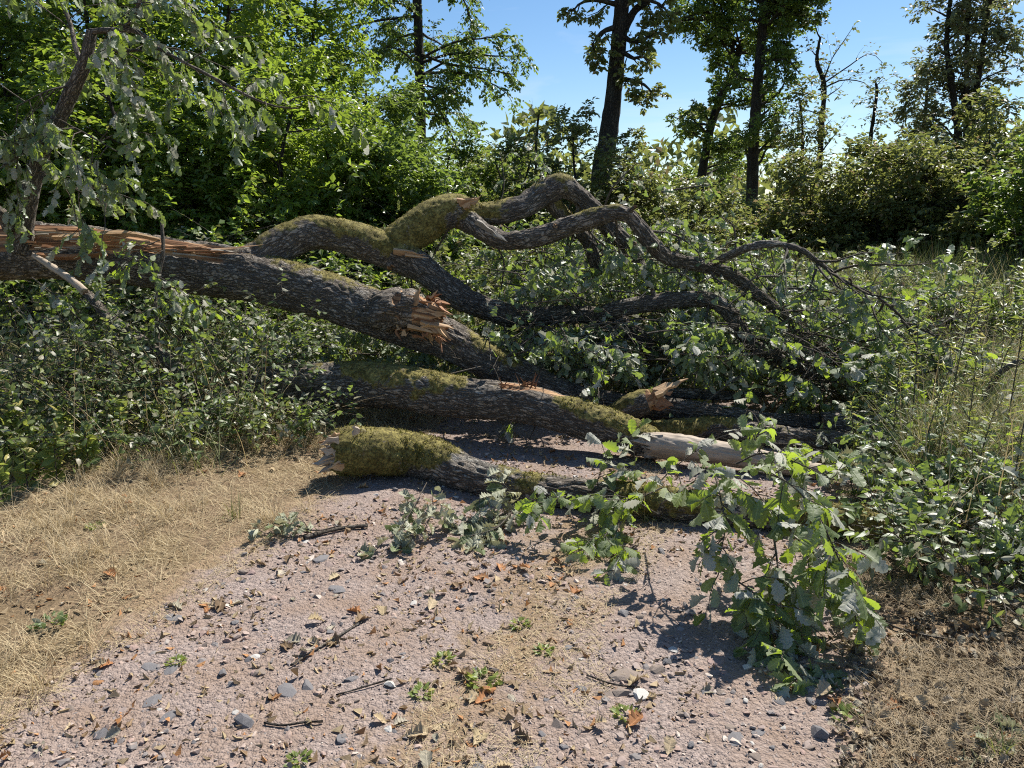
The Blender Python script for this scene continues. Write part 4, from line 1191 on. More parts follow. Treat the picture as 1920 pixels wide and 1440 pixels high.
for k_, f0, f1 in (('B', 0.0, 1.0), ('B1', 0.0, 0.8), ('B1b', 0.0, 0.95), ('C1', 0.0, 1.0), ('R1', 0.0, 1.0), ('B1u', 0.0, 0.7), ('R0', 0, 1)):
    c_, _ = catmull(np.array([r[:4] for r in LIMBS[k_]], float), 160)
    c_ = c_[int(f0 * 160):int(f1 * 160)]
    for r_ in c_:
        hide |= (np.hypot(qx - r_[0], qy - r_[1]) < r_[3] * 0.5 + 9) & (qd < r_[2] + 0.35)
c_, _ = catmull(np.array([(780, 612, 6.02, 80), (850, 642, 5.95, 72), (920, 680, 5.88, 62), (1000, 716, 5.8, 58), (1060, 740, 5.74, 52)], float), 60)
for r_ in c_:
    hide |= (np.hypot(qx - r_[0], qy - r_[1]) < r_[3] * 0.5 + 6) & (qd < r_[2] + 0.3)
for x0_, y0_, x1_, y1_ in ((1250, 745, 1720, 860), (1120, 710, 1290, 800)):      # the bare logs on the right stay clear of sprays
    hide |= (qx > x0_) & (qx < x1_) & (qy > y0_) & (qy < y1_) & (qd < 5.75)
hide &= rng.random(len(hide)) < 0.88
lf = tuple(v[~hide] for v in lf)
order = np.argsort(lf[0][:, 1] - 0.4 * lf[3] * 10)
nearL = tuple(v[order[:300]] for v in lf); restL = tuple(v[order[300:]] for v in lf)
leaf_objs(OAKHI, 'oakhi', nearL, MAT['oak_leaf_near'], oak, rng, OAK)
put('foliage', leafmesh('foliage', OAKLO, restL, rng, OAK), MAT['oak_leaf'], oak, 'stuff')

# the limb standing upright on the trunk at the left, with hanging leaves
UP = np.array(W(40, 440, 6.35)[0])
upr = thing('upright_limb', 'limb standing upright on the fallen trunk at the far left, hung with leaves', 'limb', tuple(UP))
put('stem', tubemesh('stem', pxctrl([(38, 470, 6.4, 44), (46, 410, 6.35, 34), (62, 340, 6.3, 30), (80, 280, 6.25, 28), (108, 228, 6.2, 26), (135, 170, 6.15, 25), (160, 115, 6.1, 22), (172, 58, 6.08, 17)]), UP, nseg=28, ds=0.02, bark=0.008, lump=0.12), MAT['bark'], upr)
for rows in ([(170, 60, 6.08, 12), (200, 56, 6.05, 10), (230, 55, 6.0, 9), (255, 22, 5.95, 8), (272, -40, 5.9, 6)], [(226, 55, 6.0, 9), (262, 62, 5.95, 8), (300, 92, 5.9, 7), (380, 135, 5.8, 6), (470, 182, 5.7, 5), (520, 200, 5.65, 3), (560, 203, 5.6, 2)],
             [(152, 118, 6.12, 10), (140, 85, 6.15, 9), (132, 45, 6.2, 8), (108, -15, 6.25, 6)], [(165, 112, 6.1, 10), (200, 98, 6.05, 8), (240, 95, 6.0, 6), (275, 94, 5.95, 4)], [(20, 430, 6.3, 26), (8, 405, 6.25, 22), (-10, 390, 6.2, 18)]):
    put('branch', tubemesh('branch', pxctrl(rows), UP, nseg=12, ds=0.03, bark=0.004, lump=0.12), MAT['bark'], upr)
rng = np.random.default_rng(63)
ub = np.concatenate([resample(pl(e), 16) for e in ([(230, 55, 6.0), (300, 92, 5.9), (380, 135, 5.8), (470, 182, 5.7), (560, 203, 5.6)], [(172, 60, 6.0), (230, 40, 5.9), (272, -40, 5.9)], [(165, 112, 6.1), (240, 95, 6.0), (275, 94, 5.95)], [(152, 118, 6.1), (132, 45, 6.2), (108, -15, 6.25)], [(140, 160, 6.15), (90, 170, 6.0), (30, 200, 5.9)], [(110, 225, 6.2), (160, 250, 6.0), (230, 290, 5.8)], [(90, 260, 6.2), (40, 290, 6.0), (-20, 330, 5.9)], [(70, 320, 6.25), (130, 350, 6.0), (200, 380, 5.9)])])
u1 = spawn(rng, ub, 8, 0.15, 1.0, (40, 85), (0.35, 0.75), 7, -0.9, 0.14, 0.2)
u2 = spawn(rng, u1, 3, 0.3, 1.0, (25, 55), (0.15, 0.3), 5, -0.6, 0.14, 0.2)
b = Bag()
V, F, bk = tubes(ub[4:], 0.009, 0.003, 5); b.add(V, F, bk=bk)
V, F, bk = tubes(u1, 0.005, 0.002, 4); b.add(V, F, bk=bk)
V, F, bk = tubes(u2, 0.003, 0.0012, 3); b.add(V, F, bk=bk)
put('twigs', b.mesh('twigs', UP), MAT['twig'], upr, 'stuff')
lf = catL(leaves_on(rng, u2, 6, 0.2, 1.0, (0.07, 0.11), 40, 0.9, 0.35, 0.8), leaves_on(rng, u1, 4, 0.4, 1.0, (0.07, 0.11), 40, 0.9, 0.35, 0.8))
o = np.argsort(lf[0][:, 1])
leaf_objs(OAKHI, 'oakhi', tuple(v[o[:220]] for v in lf), MAT['oak_leaf_near'], upr, rng, UP)
put('foliage', leafmesh('foliage', OAKLO, tuple(v[o[220:]] for v in lf), rng, UP), MAT['oak_leaf'], upr, 'stuff')

# ------------------------------------------------------------------ other logs
def log(name, label, rows, org_i=0, **kw):
    c = pxctrl(rows)
    org = (c[org_i][0], c[org_i][1], 0.0)
    r = thing(name, label, 'log', org)
    put('bark', tubemesh('bark', c, org, (r, 9000), **kw), MAT['bark'], r)
    return r, np.array(org), c

l2, o2, c2 = log('fallen_log', 'long dark log with a moss ridge, sloping from the brambles down to the bare wood', [(470, 738, 5.85, 84, 0.1), (540, 728, 5.75, 88, 0.1), (620, 722, 5.65, 84, 0.15), (700, 722, 5.55, 82, 0.42), (770, 730, 5.45, 80, 0.5), (840, 742, 5.36, 76, 0.3), (900, 750, 5.28, 72, 0.1), (960, 752, 5.2, 70, 0.05), (1020, 765, 5.12, 70, 0.1), (1090, 787, 5.02, 70, 0.28), (1150, 806, 4.94, 66, 0.34), (1205, 826, 4.86, 60, 0.35), (1232, 842, 4.82, 52, 0.1)],
                 3, nseg=104, ds=0.012, bark=0.014, lump=0.16, mossup=0.85, jag=0.03, wood=lambda f, d, q: 0.9 * sstep(0.62, 0.68, f) * sstep(0.86, 0.78, f) * sstep(0.8, 0.95, d[:, 2] - 0.12 * d[:, 1] + 0.2 * vn(q * np.array((9, 9, 2.0)), 91)))
rr = np.random.default_rng(9)
shards('splinters', rr, o2, [(W(960 + rr.uniform(-30, 45), 725 + rr.uniform(-6, 6), 5.17)[0], (rr.uniform(-0.4, 1), rr.uniform(-0.3, 0.3), rr.uniform(-0.1, 0.9)), rr.uniform(0.04, 0.1), rr.uniform(0.008, 0.02), 0.006) for k in range(26)], 'wood_red', l2)

# bare end of that log
cb = pxctrl([(1208, 832, 4.80, 46, 0), (1260, 838, 4.74, 50, 0), (1320, 846, 4.68, 48, 0), (1380, 855, 4.62, 44, 0), (1450, 868, 4.55, 40, 0), (1540, 886, 4.46, 34, 0)])
ob = np.array((cb[0][0], cb[0][1], 0))
bl = thing('bare_log', 'pale log stripped of its bark, lying between the long dark log and the hanging leaves', 'log', tuple(ob))
put('wood', tubemesh('wood', cb, ob, nseg=72, ds=0.014, bark=0.006, lump=0.16, jag=0.06, wood=lambda f, d, q: np.zeros(len(f))), MAT['wood_pale'], bl)
shards('splinters', rr, ob, [(W(1222 + rr.uniform(-8, 25), 835 + rr.uniform(-22, 22), 4.74)[0], (-1, rr.uniform(-0.5, 0.3), rr.uniform(-0.35, 0.4)), rr.uniform(0.04, 0.11), rr.uniform(0.02, 0.045), 0.012) for k in range(24)], 'wood_grey', bl)

# mossy log in front
F3 = rest([(632, 848, 80, 0.9), (660, 845, 88, 0.9), (700, 846, 84, 0.82), (750, 850, 80, 0.85), (800, 860, 80, 0.75), (845, 876, 74, 0.5), (890, 893, 66, 0.2), (950, 908, 62, 0.35), (1010, 920, 60, 0.4), (1100, 930, 60, 0.25), (1180, 938, 66, 0.65), (1240, 946, 64, 0.8), (1330, 958, 58, 0.4), (1430, 968, 56, 0.5), (1530, 976, 58, 0.9), (1610, 982, 62, 1.0), (1690, 990, 58, 0.9), (1760, 998, 44, 0.6)])
F3 = [(a_, b_, Y_ - (0.16 if a_ < 720 else 0.10 if a_ < 800 else 0), d_, m_) for a_, b_, Y_, d_, m_ in F3]
l3, o3, c3 = log('mossy_log', 'thick mossy log in front, its splintered end pointing at the dry grass', F3,
                 2, nseg=104, ds=0.012, bark=0.014, lump=0.18, mossup=0.3, jag=0.05)
ax = norm(c3[0][:3] - c3[2][:3])
for k in range(34):
    px, py = rr.uniform(628, 650), rr.uniform(818, 880)
    p, _ = W(px, py, F3[0][2] + rr.uniform(-0.12, 0.06))
    V, F, bk = shard(rr, p, ax + rr.normal(size=3) * 0.22 + np.array((0, -0.2, 0.0)), rr.uniform(0.04, 0.15) * (1.25 if py > 850 else 0.8), rr.uniform(0.025, 0.06), 0.014, 5, rr.normal() * 0.1)
    b = Bag(); b.add(V, F, bk=bk)
    put('splinter', b.mesh('splinter', o3, False), MAT['wood_pale' if rr.random() < 0.65 else 'wood'], l3)
for px, py, dx, dy, L, w in ((640, 862, -40, 6, 0.17, 0.09), (640, 850, -30, -8, 0.13, 0.08), (640, 872, -34, 8, 0.14, 0.06), (668, 812, -4, -12, 0.06, 0.04)):
    p, _ = W(px, py, F3[0][2] - 0.1); p2, _ = W(px + dx, py + dy, F3[0][2] - 0.12)
    V, F, bk = shard(rr, p, p2 - p, L, w, 0.03, 6, 0.05)
    b = Bag(); b.add(V, F, bk=bk); put('splinter', b.mesh('splinter', o3, False), MAT['wood_pale'], l3)

l4, o4, c4 = log('mossy_log', 'dark log with a mossy reddish back, right behind the bare pale log', rest([(1225, 812, 40, 0.5), (1280, 808, 42, 0.7), (1340, 806, 44, 0.5), (1400, 812, 44, 0.2), (1470, 822, 44, 0.1), (1550, 830, 46, 0.15), (1620, 838, 44, 0.1), (1690, 844, 36, 0)], 0.05), 2, nseg=64, ds=0.016, bark=0.012, lump=0.16, mossup=0.7)
l6, o6, c6 = log('half_round_log', 'thick bark covered log end on the right, a mossy split slab leaning on it', [(1540, 796, 5.3, 52, 0.2), (1600, 796, 5.27, 54, 0.35), (1660, 806, 5.24, 50, 0.1), (1720, 816, 5.2, 40, 0)], 1, nseg=64, ds=0.016, bark=0.014, lump=0.2, mossup=0.6)

# weathered broken piece with its torn tip
c5 = pxctrl([(1130, 788, 5.45, 20, 0.1), (1160, 772, 5.42, 36, 0.3), (1195, 758, 5.4, 46, 0.4), (1230, 746, 5.38, 42, 0.2)])
o5 = np.array((c5[1][0], c5[1][1], 0))
l5 = thing('broken_branch', 'grey broken branch piece with an orange torn tip, lying across the logs', 'branch', tuple(o5))
put('bark', tubemesh('bark', c5, o5, nseg=48, ds=0.014, bark=0.01, lump=0.2, jag=0.05, wood=lambda f, d, q: sstep(0.8, 0.9, f)), MAT['bark'], l5)
for px, py, dx, dy, L, w in ((1228, 738, 56, -26, 0.26, 0.09), (1228, 752, 22, 6, 0.14, 0.1), (1222, 745, 30, -10, 0.16, 0.08), (1225, 762, 20, 2, 0.12, 0.06)):
    p, _ = W(px, py, 5.34); p2, _ = W(px + dx, py + dy, 5.32)
    V, F, bk = shard(rr, p, p2 - p, L, w, 0.03, 6, 0.03)
    b = Bag(); b.add(V, F, bk=bk); put('splinter', b.mesh('splinter', o5, False), MAT['wood' if dy < -20 else 'wood_red'], l5)

# slanting sticks in front of the trunk at the left
def stick(label, rows, mat='bark', name='broken_branch', cat='branch'):
    c = pxctrl(rows)
    org = (c[-1][0], c[-1][1], 0.0)
    me = tubemesh(name, c, org, nseg=14, ds=0.02, bark=0.004, lump=0.12, jag=0.02)
    o = put(name, me, MAT[mat])
    o.location = org
    tag(o, label, cat)
    return o
stick('pale debarked stick slanting down from the torn trunk into the brambles', [(62, 478, 6.1, 9), (100, 502, 6.0, 13), (130, 522, 5.9, 14), (160, 548, 5.8, 15)], 'wood_pale')
stick('dark dead branch slanting through the brambles below the trunk', [(165, 552, 5.82, 16), (200, 590, 5.7, 18), (250, 628, 5.6, 22), (320, 680, 5.45, 24), (350, 705, 5.4, 18)])
stick('thin bent sapling stem standing in front of the trunk', [(303, 420, 5.8, 6), (306, 470, 5.78, 7), (296, 520, 5.75, 8), (292, 570, 5.7, 7), (296, 640, 5.65, 7), (292, 720, 5.6, 7)], 'twig')
stick('bent grey branch rising from the undergrowth at the right edge of the picture', [(1845, 760, 5.2, 12), (1862, 715, 5.15, 11), (1890, 688, 5.1, 11), (1935, 672, 5.05, 11), (1990, 670, 5.0, 10)], 'twig')

# ------------------------------------------------------------------ undergrowth, brambles, weeds
def bush(name, label, cat, x, y, w, h, ncane, leafmat, seed, tm=OVAL, size=(0.045, 0.075), group=None, nobj=0, leafn=5, tw=4, droop=0.3, z=None, canemat='twig', leaf2=None, key='oval', up=-0.9, front=True):
    rng = np.random.default_rng(seed)
    z0 = gz1(x, y) if z is None else z
    b = np.array((x, y, z0))
    root = thing(name, label, cat, tuple(b), group)
    n = ncane
    a = rng.random(n) * 2 * math.pi
    rr = np.sqrt(rng.random(n)) * 0.35
    base = b + np.stack([np.cos(a) * rr * w, np.sin(a) * rr * w * 0.8, np.full(n, -0.03)], -1)
    a2 = a + rng.normal(size=n) * 0.6
    d = norm(np.stack([np.cos(a2) * 0.55, np.sin(a2) * 0.55, rng.uniform(0.7, 1.4, n)], -1))
    K = 10
    L = h * rng.uniform(0.9, 1.7, n)
    P = [base]
    p = base
    for k in range(K - 1):
        p = p + d * (L / (K - 1))[:, None]
        P.append(p)
        d = norm(d + np.array((0, 0, up / (K - 1))) + 0.09 * rng.normal(size=d.shape) + 0.06 * np.stack([np.cos(a2), np.sin(a2), a2 * 0], -1))
    P = np.stack(P, 1)
    P[..., 2] = np.maximum(P[..., 2], z0 + 0.03)
    T = spawn(rng, P, tw, 0.15, 1.0, (40, 80), (0.12, 0.28), 4, 0.1, 0.15, 0.2)
    bag = Bag()
    V, F, bk = tubes(P, 0.0045, 0.0018, 4); bag.add(V, F, bk=bk)
    V, F, bk = tubes(T, 0.002, 0.001, 3); bag.add(V, F, bk=bk)
    put('canes', bag.mesh('canes', b), MAT[canemat], root, 'stuff')
    lf = catL(leaves_on(rng, T, leafn, 0.2, 1.0, size, 55, droop, 0.35, 0.55), leaves_on(rng, P, leafn, 0.2, 1.0, size, 65, droop, 0.35, 0.55))
    m = lf[0][:, 2] > z0 + 0.01
    lf = tuple(v[m] for v in lf)
    if nobj:
        o = np.argsort(lf[0][:, 1])
        leaf_objs(tm, key, tuple(v[o[:nobj]] for v in lf), MAT[leafmat], root, rng, b)
        lf = tuple(v[o[nobj:]] for v in lf)
    put('foliage', leafmesh('foliage', OAKLO if tm is OAKHI else tm, lf, rng, b), MAT[leafmat if leafmat != 'oak_leaf_near' else 'oak_leaf'], root, 'stuff')
    return root

BR = [  # px, ground Y, width, height, canes, label
    (-60, 5.0, 1.0, 0.62, 30, 'bramble at the far left edge, just above the green nettles'),
    (40, 5.65, 1.1, 1.12, 40, 'tall bramble under the left end of the torn trunk'),
    (110, 4.75, 0.9, 0.52, 26, 'low bramble in front at the left, bordering the dry grass'),
    (190, 5.6, 1.0, 1.02, 36, 'bramble crossed by the dark slanting branch'),
    (250, 4.85, 0.9, 0.50, 26, 'low bramble with pale leaves at the edge of the dry grass'),
    (330, 5.6, 1.0, 0.95, 36, 'bramble around the thin bent sapling stem'),
    (375, 5.05, 0.8, 0.45, 24, 'bramble with round glossy leaves beside the dry grass'),
    (450, 5.7, 0.9, 0.72, 30, 'bramble under the middle of the trunk'),
    (505, 5.25, 0.7, 0.42, 20, 'bramble hiding the dark end of the long log'),
]
for k, (px, Y, w, h, n, lab) in enumerate(BR):
    x = (px - 960) / FPX * (Y * 0.976 + 0.26)
    bush('bramble', lab, 'bramble', x, Y, w, h * 0.92, int(n * 1.25), 'bramble' if k % 3 else 'bramble_light', 600 + k, nobj=34, group='brambles below the trunk', leafn=6, tw=6, size=(0.028, 0.062))
for k, (px, Y, w, h, n, lab, mt) in enumerate([
        (60, 8.4, 1.6, 1.7, 40, 'bushy undergrowth behind the left end of the trunk', 'bramble'),
        (240, 8.8, 1.7, 1.6, 44, 'undergrowth right behind the torn wood of the trunk', 'forest'),
        (420, 8.8, 1.7, 1.5, 44, 'undergrowth behind the start of the arching limb', 'bramble'),
        (590, 9.2, 1.8, 1.6, 44, 'undergrowth seen over the back of the arching limb', 'forest'),
        (760, 9.6, 1.8, 1.7, 44, 'undergrowth behind the mossy upper limb', 'bramble'),
        (930, 9.8, 1.8, 1.6, 44, 'undergrowth behind the gap between the two upper limbs', 'forest_far'),
        (1110, 9.6, 1.7, 1.6, 40, 'undergrowth behind the elbow of the upper limb', 'forest_far'),
        (1270, 10.0, 1.6, 1.3, 34, 'undergrowth behind the right end of the upper limbs', 'forest_far'),
        (650, 7.4, 1.0, 0.7, 26, 'green shoots under the fork of the trunk', 'bramble'),
        (520, 7.3, 1.0, 0.8, 26, 'leafy shoots behind the lower edge of the trunk', 'bramble')]):
    x = (px - 960) / FPX * (Y * 0.976 + 0.2)
    bush('undergrowth_bush', lab, 'bush', x, Y, w, h, n, mt, 640 + k, size=(0.06, 0.10), group='undergrowth behind the trunk', tm=QUAD, leafn=8, tw=6)

# right hand thicket
RB = [
    (1690, 3.75, 0.8, 0.31, 18, 'scrub with pale lobed leaves over the mossy end of the front log', 'bramble'),
    (1800, 3.4, 0.9, 0.31, 19, 'scrub with silvery lobed leaves at the lower right, above the litter', 'bramble'),
    (1900, 3.0, 0.9, 0.32, 21, 'dark glossy bramble at the right edge, lowest of the thicket', 'bramble'),
    (1760, 4.3, 0.9, 0.34, 19, 'pale scrub between the log ends and the tall weeds', 'bramble'),
    (1890, 4.0, 1.0, 0.37, 21, 'bramble behind the dark glossy one at the right edge', 'bramble'),
    (1720, 5.2, 0.9, 0.34, 18, 'pale scrub at the broken ends of the two right hand logs', 'bramble'),
    (1840, 5.0, 1.0, 0.40, 21, 'bramble around the bent grey branch', 'bramble'),
    (1930, 5.8, 1.0, 0.50, 21, 'bramble at the right edge behind the bent grey branch', 'bramble'),
    (1780, 6.4, 1.1, 0.46, 21, 'bramble at the right tip of the fallen crown', 'bramble'),
]
for k, (px, Y, w, h, n, lab, mt) in enumerate(RB):
    x = (px - 960) / FPX * (Y * 0.976 + 0.26)
    oakish = k in (0, 1, 3, 5)
    bush('leafy_scrub' if oakish else 'bramble', lab, 'scrub' if oakish else 'bramble', x, Y, w, h, int(n * 1.2), 'oak_leaf_near' if oakish else 'bramble', 680 + k, nobj=34, group='scrub of the right hand thicket', leafn=5, tw=5,
         size=(0.045, 0.085) if oakish else (0.032, 0.065), tm=OAKHI if oakish else OVAL, key='oakhi' if oakish else 'oval')
for k, (px, Y, w, h, n, lab, mt) in enumerate([
        (1660, 9.6, 1.8, 0.85, 50, 'brownish shaded bush at the left of the dark hollow on the right', 'forest_grey'),
        (1780, 9.3, 1.8, 0.95, 90, 'shaded bush in the middle of the dark hollow on the right', 'forest_grey'),
        (1900, 8.8, 1.8, 0.95, 90, 'shaded bush in the dark hollow at the right edge', 'forest_dark'),  # dark leaf colour stands in for the hollow's shade
        (1560, 11.0, 1.8, 0.85, 56, 'olive weeds heap in the meadow, left of the broom', 'weed'),
        (1680, 11.5, 1.8, 0.9, 56, 'brown green heap of weeds in front of the shrub bank', 'forest_grey')]):
    x = (px - 960) / FPX * (Y * 0.976 + 0.2)
    bush('meadow_bush', lab, 'bush', x, Y, w, h, n, mt, 720 + k, size=(0.05, 0.09), group='low bushes in the meadow', tm=QUAD, leafn=8, tw=6)
# broom: fine upright green rods
rng = np.random.default_rng(91)
x = (1800 - 960) / FPX * 10.8
br = thing('broom_bush', 'dark green broom of fine upright rods in front of the shrub bank', 'bush', (x, 11.0, gz1(x, 11.0)))
n = 1600
a = rng.random(n) * 6.283; rr_ = np.sqrt(rng.random(n)) * 0.5
base = np.stack([x + np.cos(a) * rr_, 11.0 + np.sin(a) * rr_, np.full(n, 0.0)], -1)
put('rods', (lambda me: me)(grassmesh('rods', rng, base - np.array((x, 11.0, 0)), rng.uniform(0.6, 1.35, n), np.full(n, 0.0035), np.radians(rng.uniform(50, 88, n)), rng.uniform(0.1, 0.5, n), 4, a)), MAT['broom'], br)

# tall weeds
def weed(name, label, x, y, h, seed, nb=9, spike=False, mat='weed', group=None, lsize=(0.05, 0.09), lean=None, tm=LANCE, ns=40):
    rng = np.random.default_rng(seed)
    z0 = gz1(x, y)
    b = np.array((x, y, z0))
    root = thing(name, label, 'weed', tuple(b), group)
    ln = rng.normal(size=2) * 0.10 if lean is None else lean
    S = np.array([(x + ln[0] * t * t * h, y + ln[1] * t * t * h, z0 - 0.02 + h * t) for t in np.linspace(0, 1, 12)])[None]
    bag = Bag()
    V, F, bk = tubes(S, 0.005, 0.0018, 6); bag.add(V, F, bk=bk)
    put('stalk', bag.mesh('stalk', b), MAT['twig'], root)
    br = spawn(rng, S, nb, 0.35, 0.98, (30, 55), (0.16 * h, 0.30 * h), 6, 0.15, 0.08, 0.45)
    bag = Bag()
    V, F, bk = tubes(br, 0.002, 0.001, 4); bag.add(V, F, bk=bk)
    put('shoots', bag.mesh('shoots', b), MAT['twig'], root, 'stuff')
    ls = catL(leaves_on(rng, S, ns, 0.05, 0.9, lsize, 60, 0.25, 0.25, 0.5), leaves_on(rng, br, 8, 0.1, 1.0, (lsize[0] * 0.55, lsize[1] * 0.7), 45, 0.15, 0.3, 0.6))
    if spike:
        ls = catL(ls, leaves_on(rng, br, 26, 0.35, 1.0, (0.012, 0.022), 40, 0.0, 0.6, 1.0))
    put('leaves', leafmesh('leaves', tm, ls, rng, b), MAT[mat], root)
    return root
for k, (px, Y, h, sp, lab, mt) in enumerate([
        (1790, 4.7, 1.40, True, 'tall mugwort with feathery flower spikes, highest weed on the right', 'weed'),
        (1725, 4.9, 1.05, True, 'mugwort left of the highest weed, leaning over the log ends', 'weed'),
        (1905, 4.6, 1.3, True, 'feathery mugwort at the right edge of the picture', 'weed'),
        (1690, 4.6, 0.75, False, 'leafy weed with a dark stalk at the end of the right hand logs', 'weed'),
        (1745, 4.2, 0.75, False, 'bright leafy weed in front of the highest mugwort', 'weed'),
        (1830, 4.3, 0.85, False, 'yellow green weed right of the highest mugwort', 'weed'),
        (1870, 5.3, 0.9, False, 'pale weed behind the bent grey branch', 'weed'),
        (1760, 5.6, 0.9, True, 'slender weed behind the highest mugwort', 'weed'),
        (1620, 4.6, 0.45, False, 'small leafy weed standing between the log ends and the hanging leaves', 'weed'),
        (1925, 3.8, 0.8, False, 'leafy weed cut by the right edge above the dark bramble', 'weed'),
        (1700, 5.4, 0.8, False, 'weed growing through the outermost twigs of the fallen crown', 'weed'),
        (1815, 5.6, 1.0, True, 'faint mugwort just right of the highest weed, farther back', 'weed'),
        (1860, 4.9, 1.0, False, 'dense leafy weed left of the feathery mugwort at the edge', 'weed'),
        (1770, 4.4, 0.6, False, 'short bushy weed at the foot of the highest mugwort', 'weed'),
        (1850, 3.9, 0.6, False, 'short yellow green weed in front of the right hand brambles', 'weed'),
        (1660, 4.9, 0.55, False, 'short weed leaning on the end of the reddish backed log', 'weed'),
        (1890, 5.8, 1.1, True, 'mugwort far back between two brambles at the right edge', 'weed')]):
    x = (px - 960) / FPX * (Y * 0.976 + 0.2)
    weed('tall_weed', lab, x, Y, h, 800 + k, spike=sp, mat=mt, group='tall weeds on the right')
for k, (px, py, h, lab) in enumerate([(30, 890, 0.50, 'nettle at the left edge of the picture'), (75, 905, 0.42, 'nettle with broad leaves, second from the left edge'), (140, 880, 0.42, 'nettle between the low brambles at the left'), (10, 960, 0.36, 'lowest nettle, in the corner of the dry grass'), (215, 870, 0.36, 'thin nettle before the pale leaved bramble'), (480, 740, 0.5, 'light green herb beside the dark end of the long log'), (200, 760, 0.6, 'grassy yellow green herb among the left brambles'),
        (110, 925, 0.34, 'short nettle right of the broad leaved nettle'), (55, 935, 0.32, 'short nettle in front of the broad leaved nettle'), (5, 905, 0.48, 'nettle cut by the left edge'), (170, 900, 0.3, 'small nettle at the border of the dry grass'), (290, 850, 0.32, 'young nettle in front of the low bramble'), (380, 810, 0.3, 'young nettle next to the round leaved bramble')]):
    g = G(px, py)
    weed('nettle', lab, g[0], g[1], h, 840 + k, nb=5, mat='weed', group='nettles at the left', lsize=(0.05, 0.095), tm=OVAL)

# ------------------------------------------------------------------ grasses
rng = np.random.default_rng(11)
def scatter(rng, n, x0, x1, y0, y1, cond, pw=1.0):
    out = []
    c = 0
    while c < n:
        m = n * 2
        x = rng.uniform(x0, x1, m); y = y0 + (y1 - y0) * rng.random(m) ** pw
        k = cond(x, y)
        out.append(np.stack([x[k], y[k]], -1)); c += k.sum()
        if k.sum() == 0:
            break
    q = np.concatenate(out)[:n]
    return q[:, 0], q[:, 1]

def n2(x, y, s, sd):
    return fbm(np.stack([x * s, y * s, x * 0], -1), 3, sd)
# dry grass on the left verge: flattened thatch and standing tufts
cl = lambda x, y: (path_w(x, y) + 0.22 * n2(x, y, 2.2, 61) < 0.02) & (x < 0.3) & (x > -1.05 * y - 0.4)
x, y = scatter(rng, 50000, -5.0, -0.4, 1.7, 6.4, lambda x, y: cl(x, y) & (n2(x, y, 3.2, 62) > -0.36))
n = len(x)
o = put('dry_grass', grassmesh('dry_grass', rng, np.stack([x, y, gzs(x, y) - 0.004], -1), rng.uniform(0.05, 0.15, n), rng.uniform(0.0007, 0.0016, n), np.radians(rng.uniform(2, 38, n)), rng.uniform(0.1, 0.9, n), 4), MAT['straw'], kind='stuff')
tx, ty = scatter(rng, 560, -4.8, -0.5, 1.9, 6.2, lambda x, y: cl(x, y) & (n2(x, y, 1.4, 63) > -0.05))
bx = np.repeat(tx, 34) + rng.normal(size=34 * len(tx)) * 0.025; by = np.repeat(ty, 34) + rng.normal(size=34 * len(tx)) * 0.025
n = len(bx)
put('dry_grass', grassmesh('dry_grass', rng, np.stack([bx, by, gzs(bx, by) - 0.004], -1), rng.uniform(0.08, 0.22, n), rng.uniform(0.0007, 0.0015, n), np.radians(rng.uniform(25, 85, n)), rng.uniform(0.5, 1.6, n), 5), MAT['straw'], kind='stuff')
# right verge, lower corner
crr = lambda x, y: (path_w(x, y) + 0.30 * n2(x, y, 2.2, 64) < 0.03) & (x > 0.5)
x, y = scatter(rng, 40000, 0.6, 3.4, 1.6, 4.2, lambda x, y: crr(x, y) & (n2(x, y, 3, 65) > -0.16) & (x < 0.76 * y + 0.15))
n = len(x)
put('dry_grass', grassmesh('dry_grass', rng, np.stack([x, y, gzs(x, y) - 0.004], -1), rng.uniform(0.04, 0.13, n), rng.uniform(0.0008, 0.0019, n), np.radians(rng.uniform(2, 42, n)), rng.uniform(0.1, 0.9, n), 4), MAT['straw_brown'], kind='stuff')
# dry fibres on the middle strip of the track and along its edges
x, y = scatter(rng, 9000, -1.8, 2.0, 1.7, 6.0, lambda x, y: (path_w(x, y) > 0) & ((np.abs(x - (-0.75 + 0.36 * y) + 0.22 * n2(x, y, 1.5, 66)) < 0.26) | (path_w(x, y) < 0.12)) & (n2(x, y, 3.5, 67) > -0.1))
n = len(x)
put('dry_grass', grassmesh('dry_grass', rng, np.stack([x, y, gzs(x, y) + 0.002], -1), rng.uniform(0.02, 0.08, n), rng.uniform(0.0006, 0.0012, n), np.radians(rng.uniform(0, 35, n)), rng.uniform(0.1, 0.7, n), 4), MAT['straw'], kind='stuff')
# meadow behind, green and straw coloured, and grass on the right
x, y = scatter(rng, 22000, 1.6, 15, 8.6, 19, lambda x, y: (x > 0.26 * y + 0.3) & (x < 0.78 * y), 1.2)
n = len(x)
put('meadow_grass', grassmesh('meadow_grass', rng, np.stack([x, y, ground_z(x, y)], -1), rng.uniform(0.5, 1.25, n), rng.uniform(0.003, 0.006, n), np.radians(rng.uniform(58, 88, n)), rng.uniform(0.3, 1.2, n), 4), MAT['grass'], kind='stuff')
x, y = scatter(rng, 13000, 1.6, 5.5, 2.9, 7.4, lambda x, y: (path_w(x, y) < -0.25) & (x < 0.78 * y + 0.2) & (n2(x, y, 1.6, 68) > -0.1))
n = len(x)
put('tall_grass', grassmesh('tall_grass', rng, np.stack([x, y, ground_z(x, y)], -1), rng.uniform(0.25, 0.65, n), rng.uniform(0.0012, 0.0032, n), np.radians(rng.uniform(45, 88, n)), rng.uniform(0.4, 1.6, n), 5), MAT['grass'], kind='stuff')
x, y = scatter(rng, 1500, -4.6, -1.2, 4.3, 6.4, lambda x, y: (path_w(x, y) < -0.75) & (n2(x, y, 1.6, 69) > -0.05))
n = len(x)
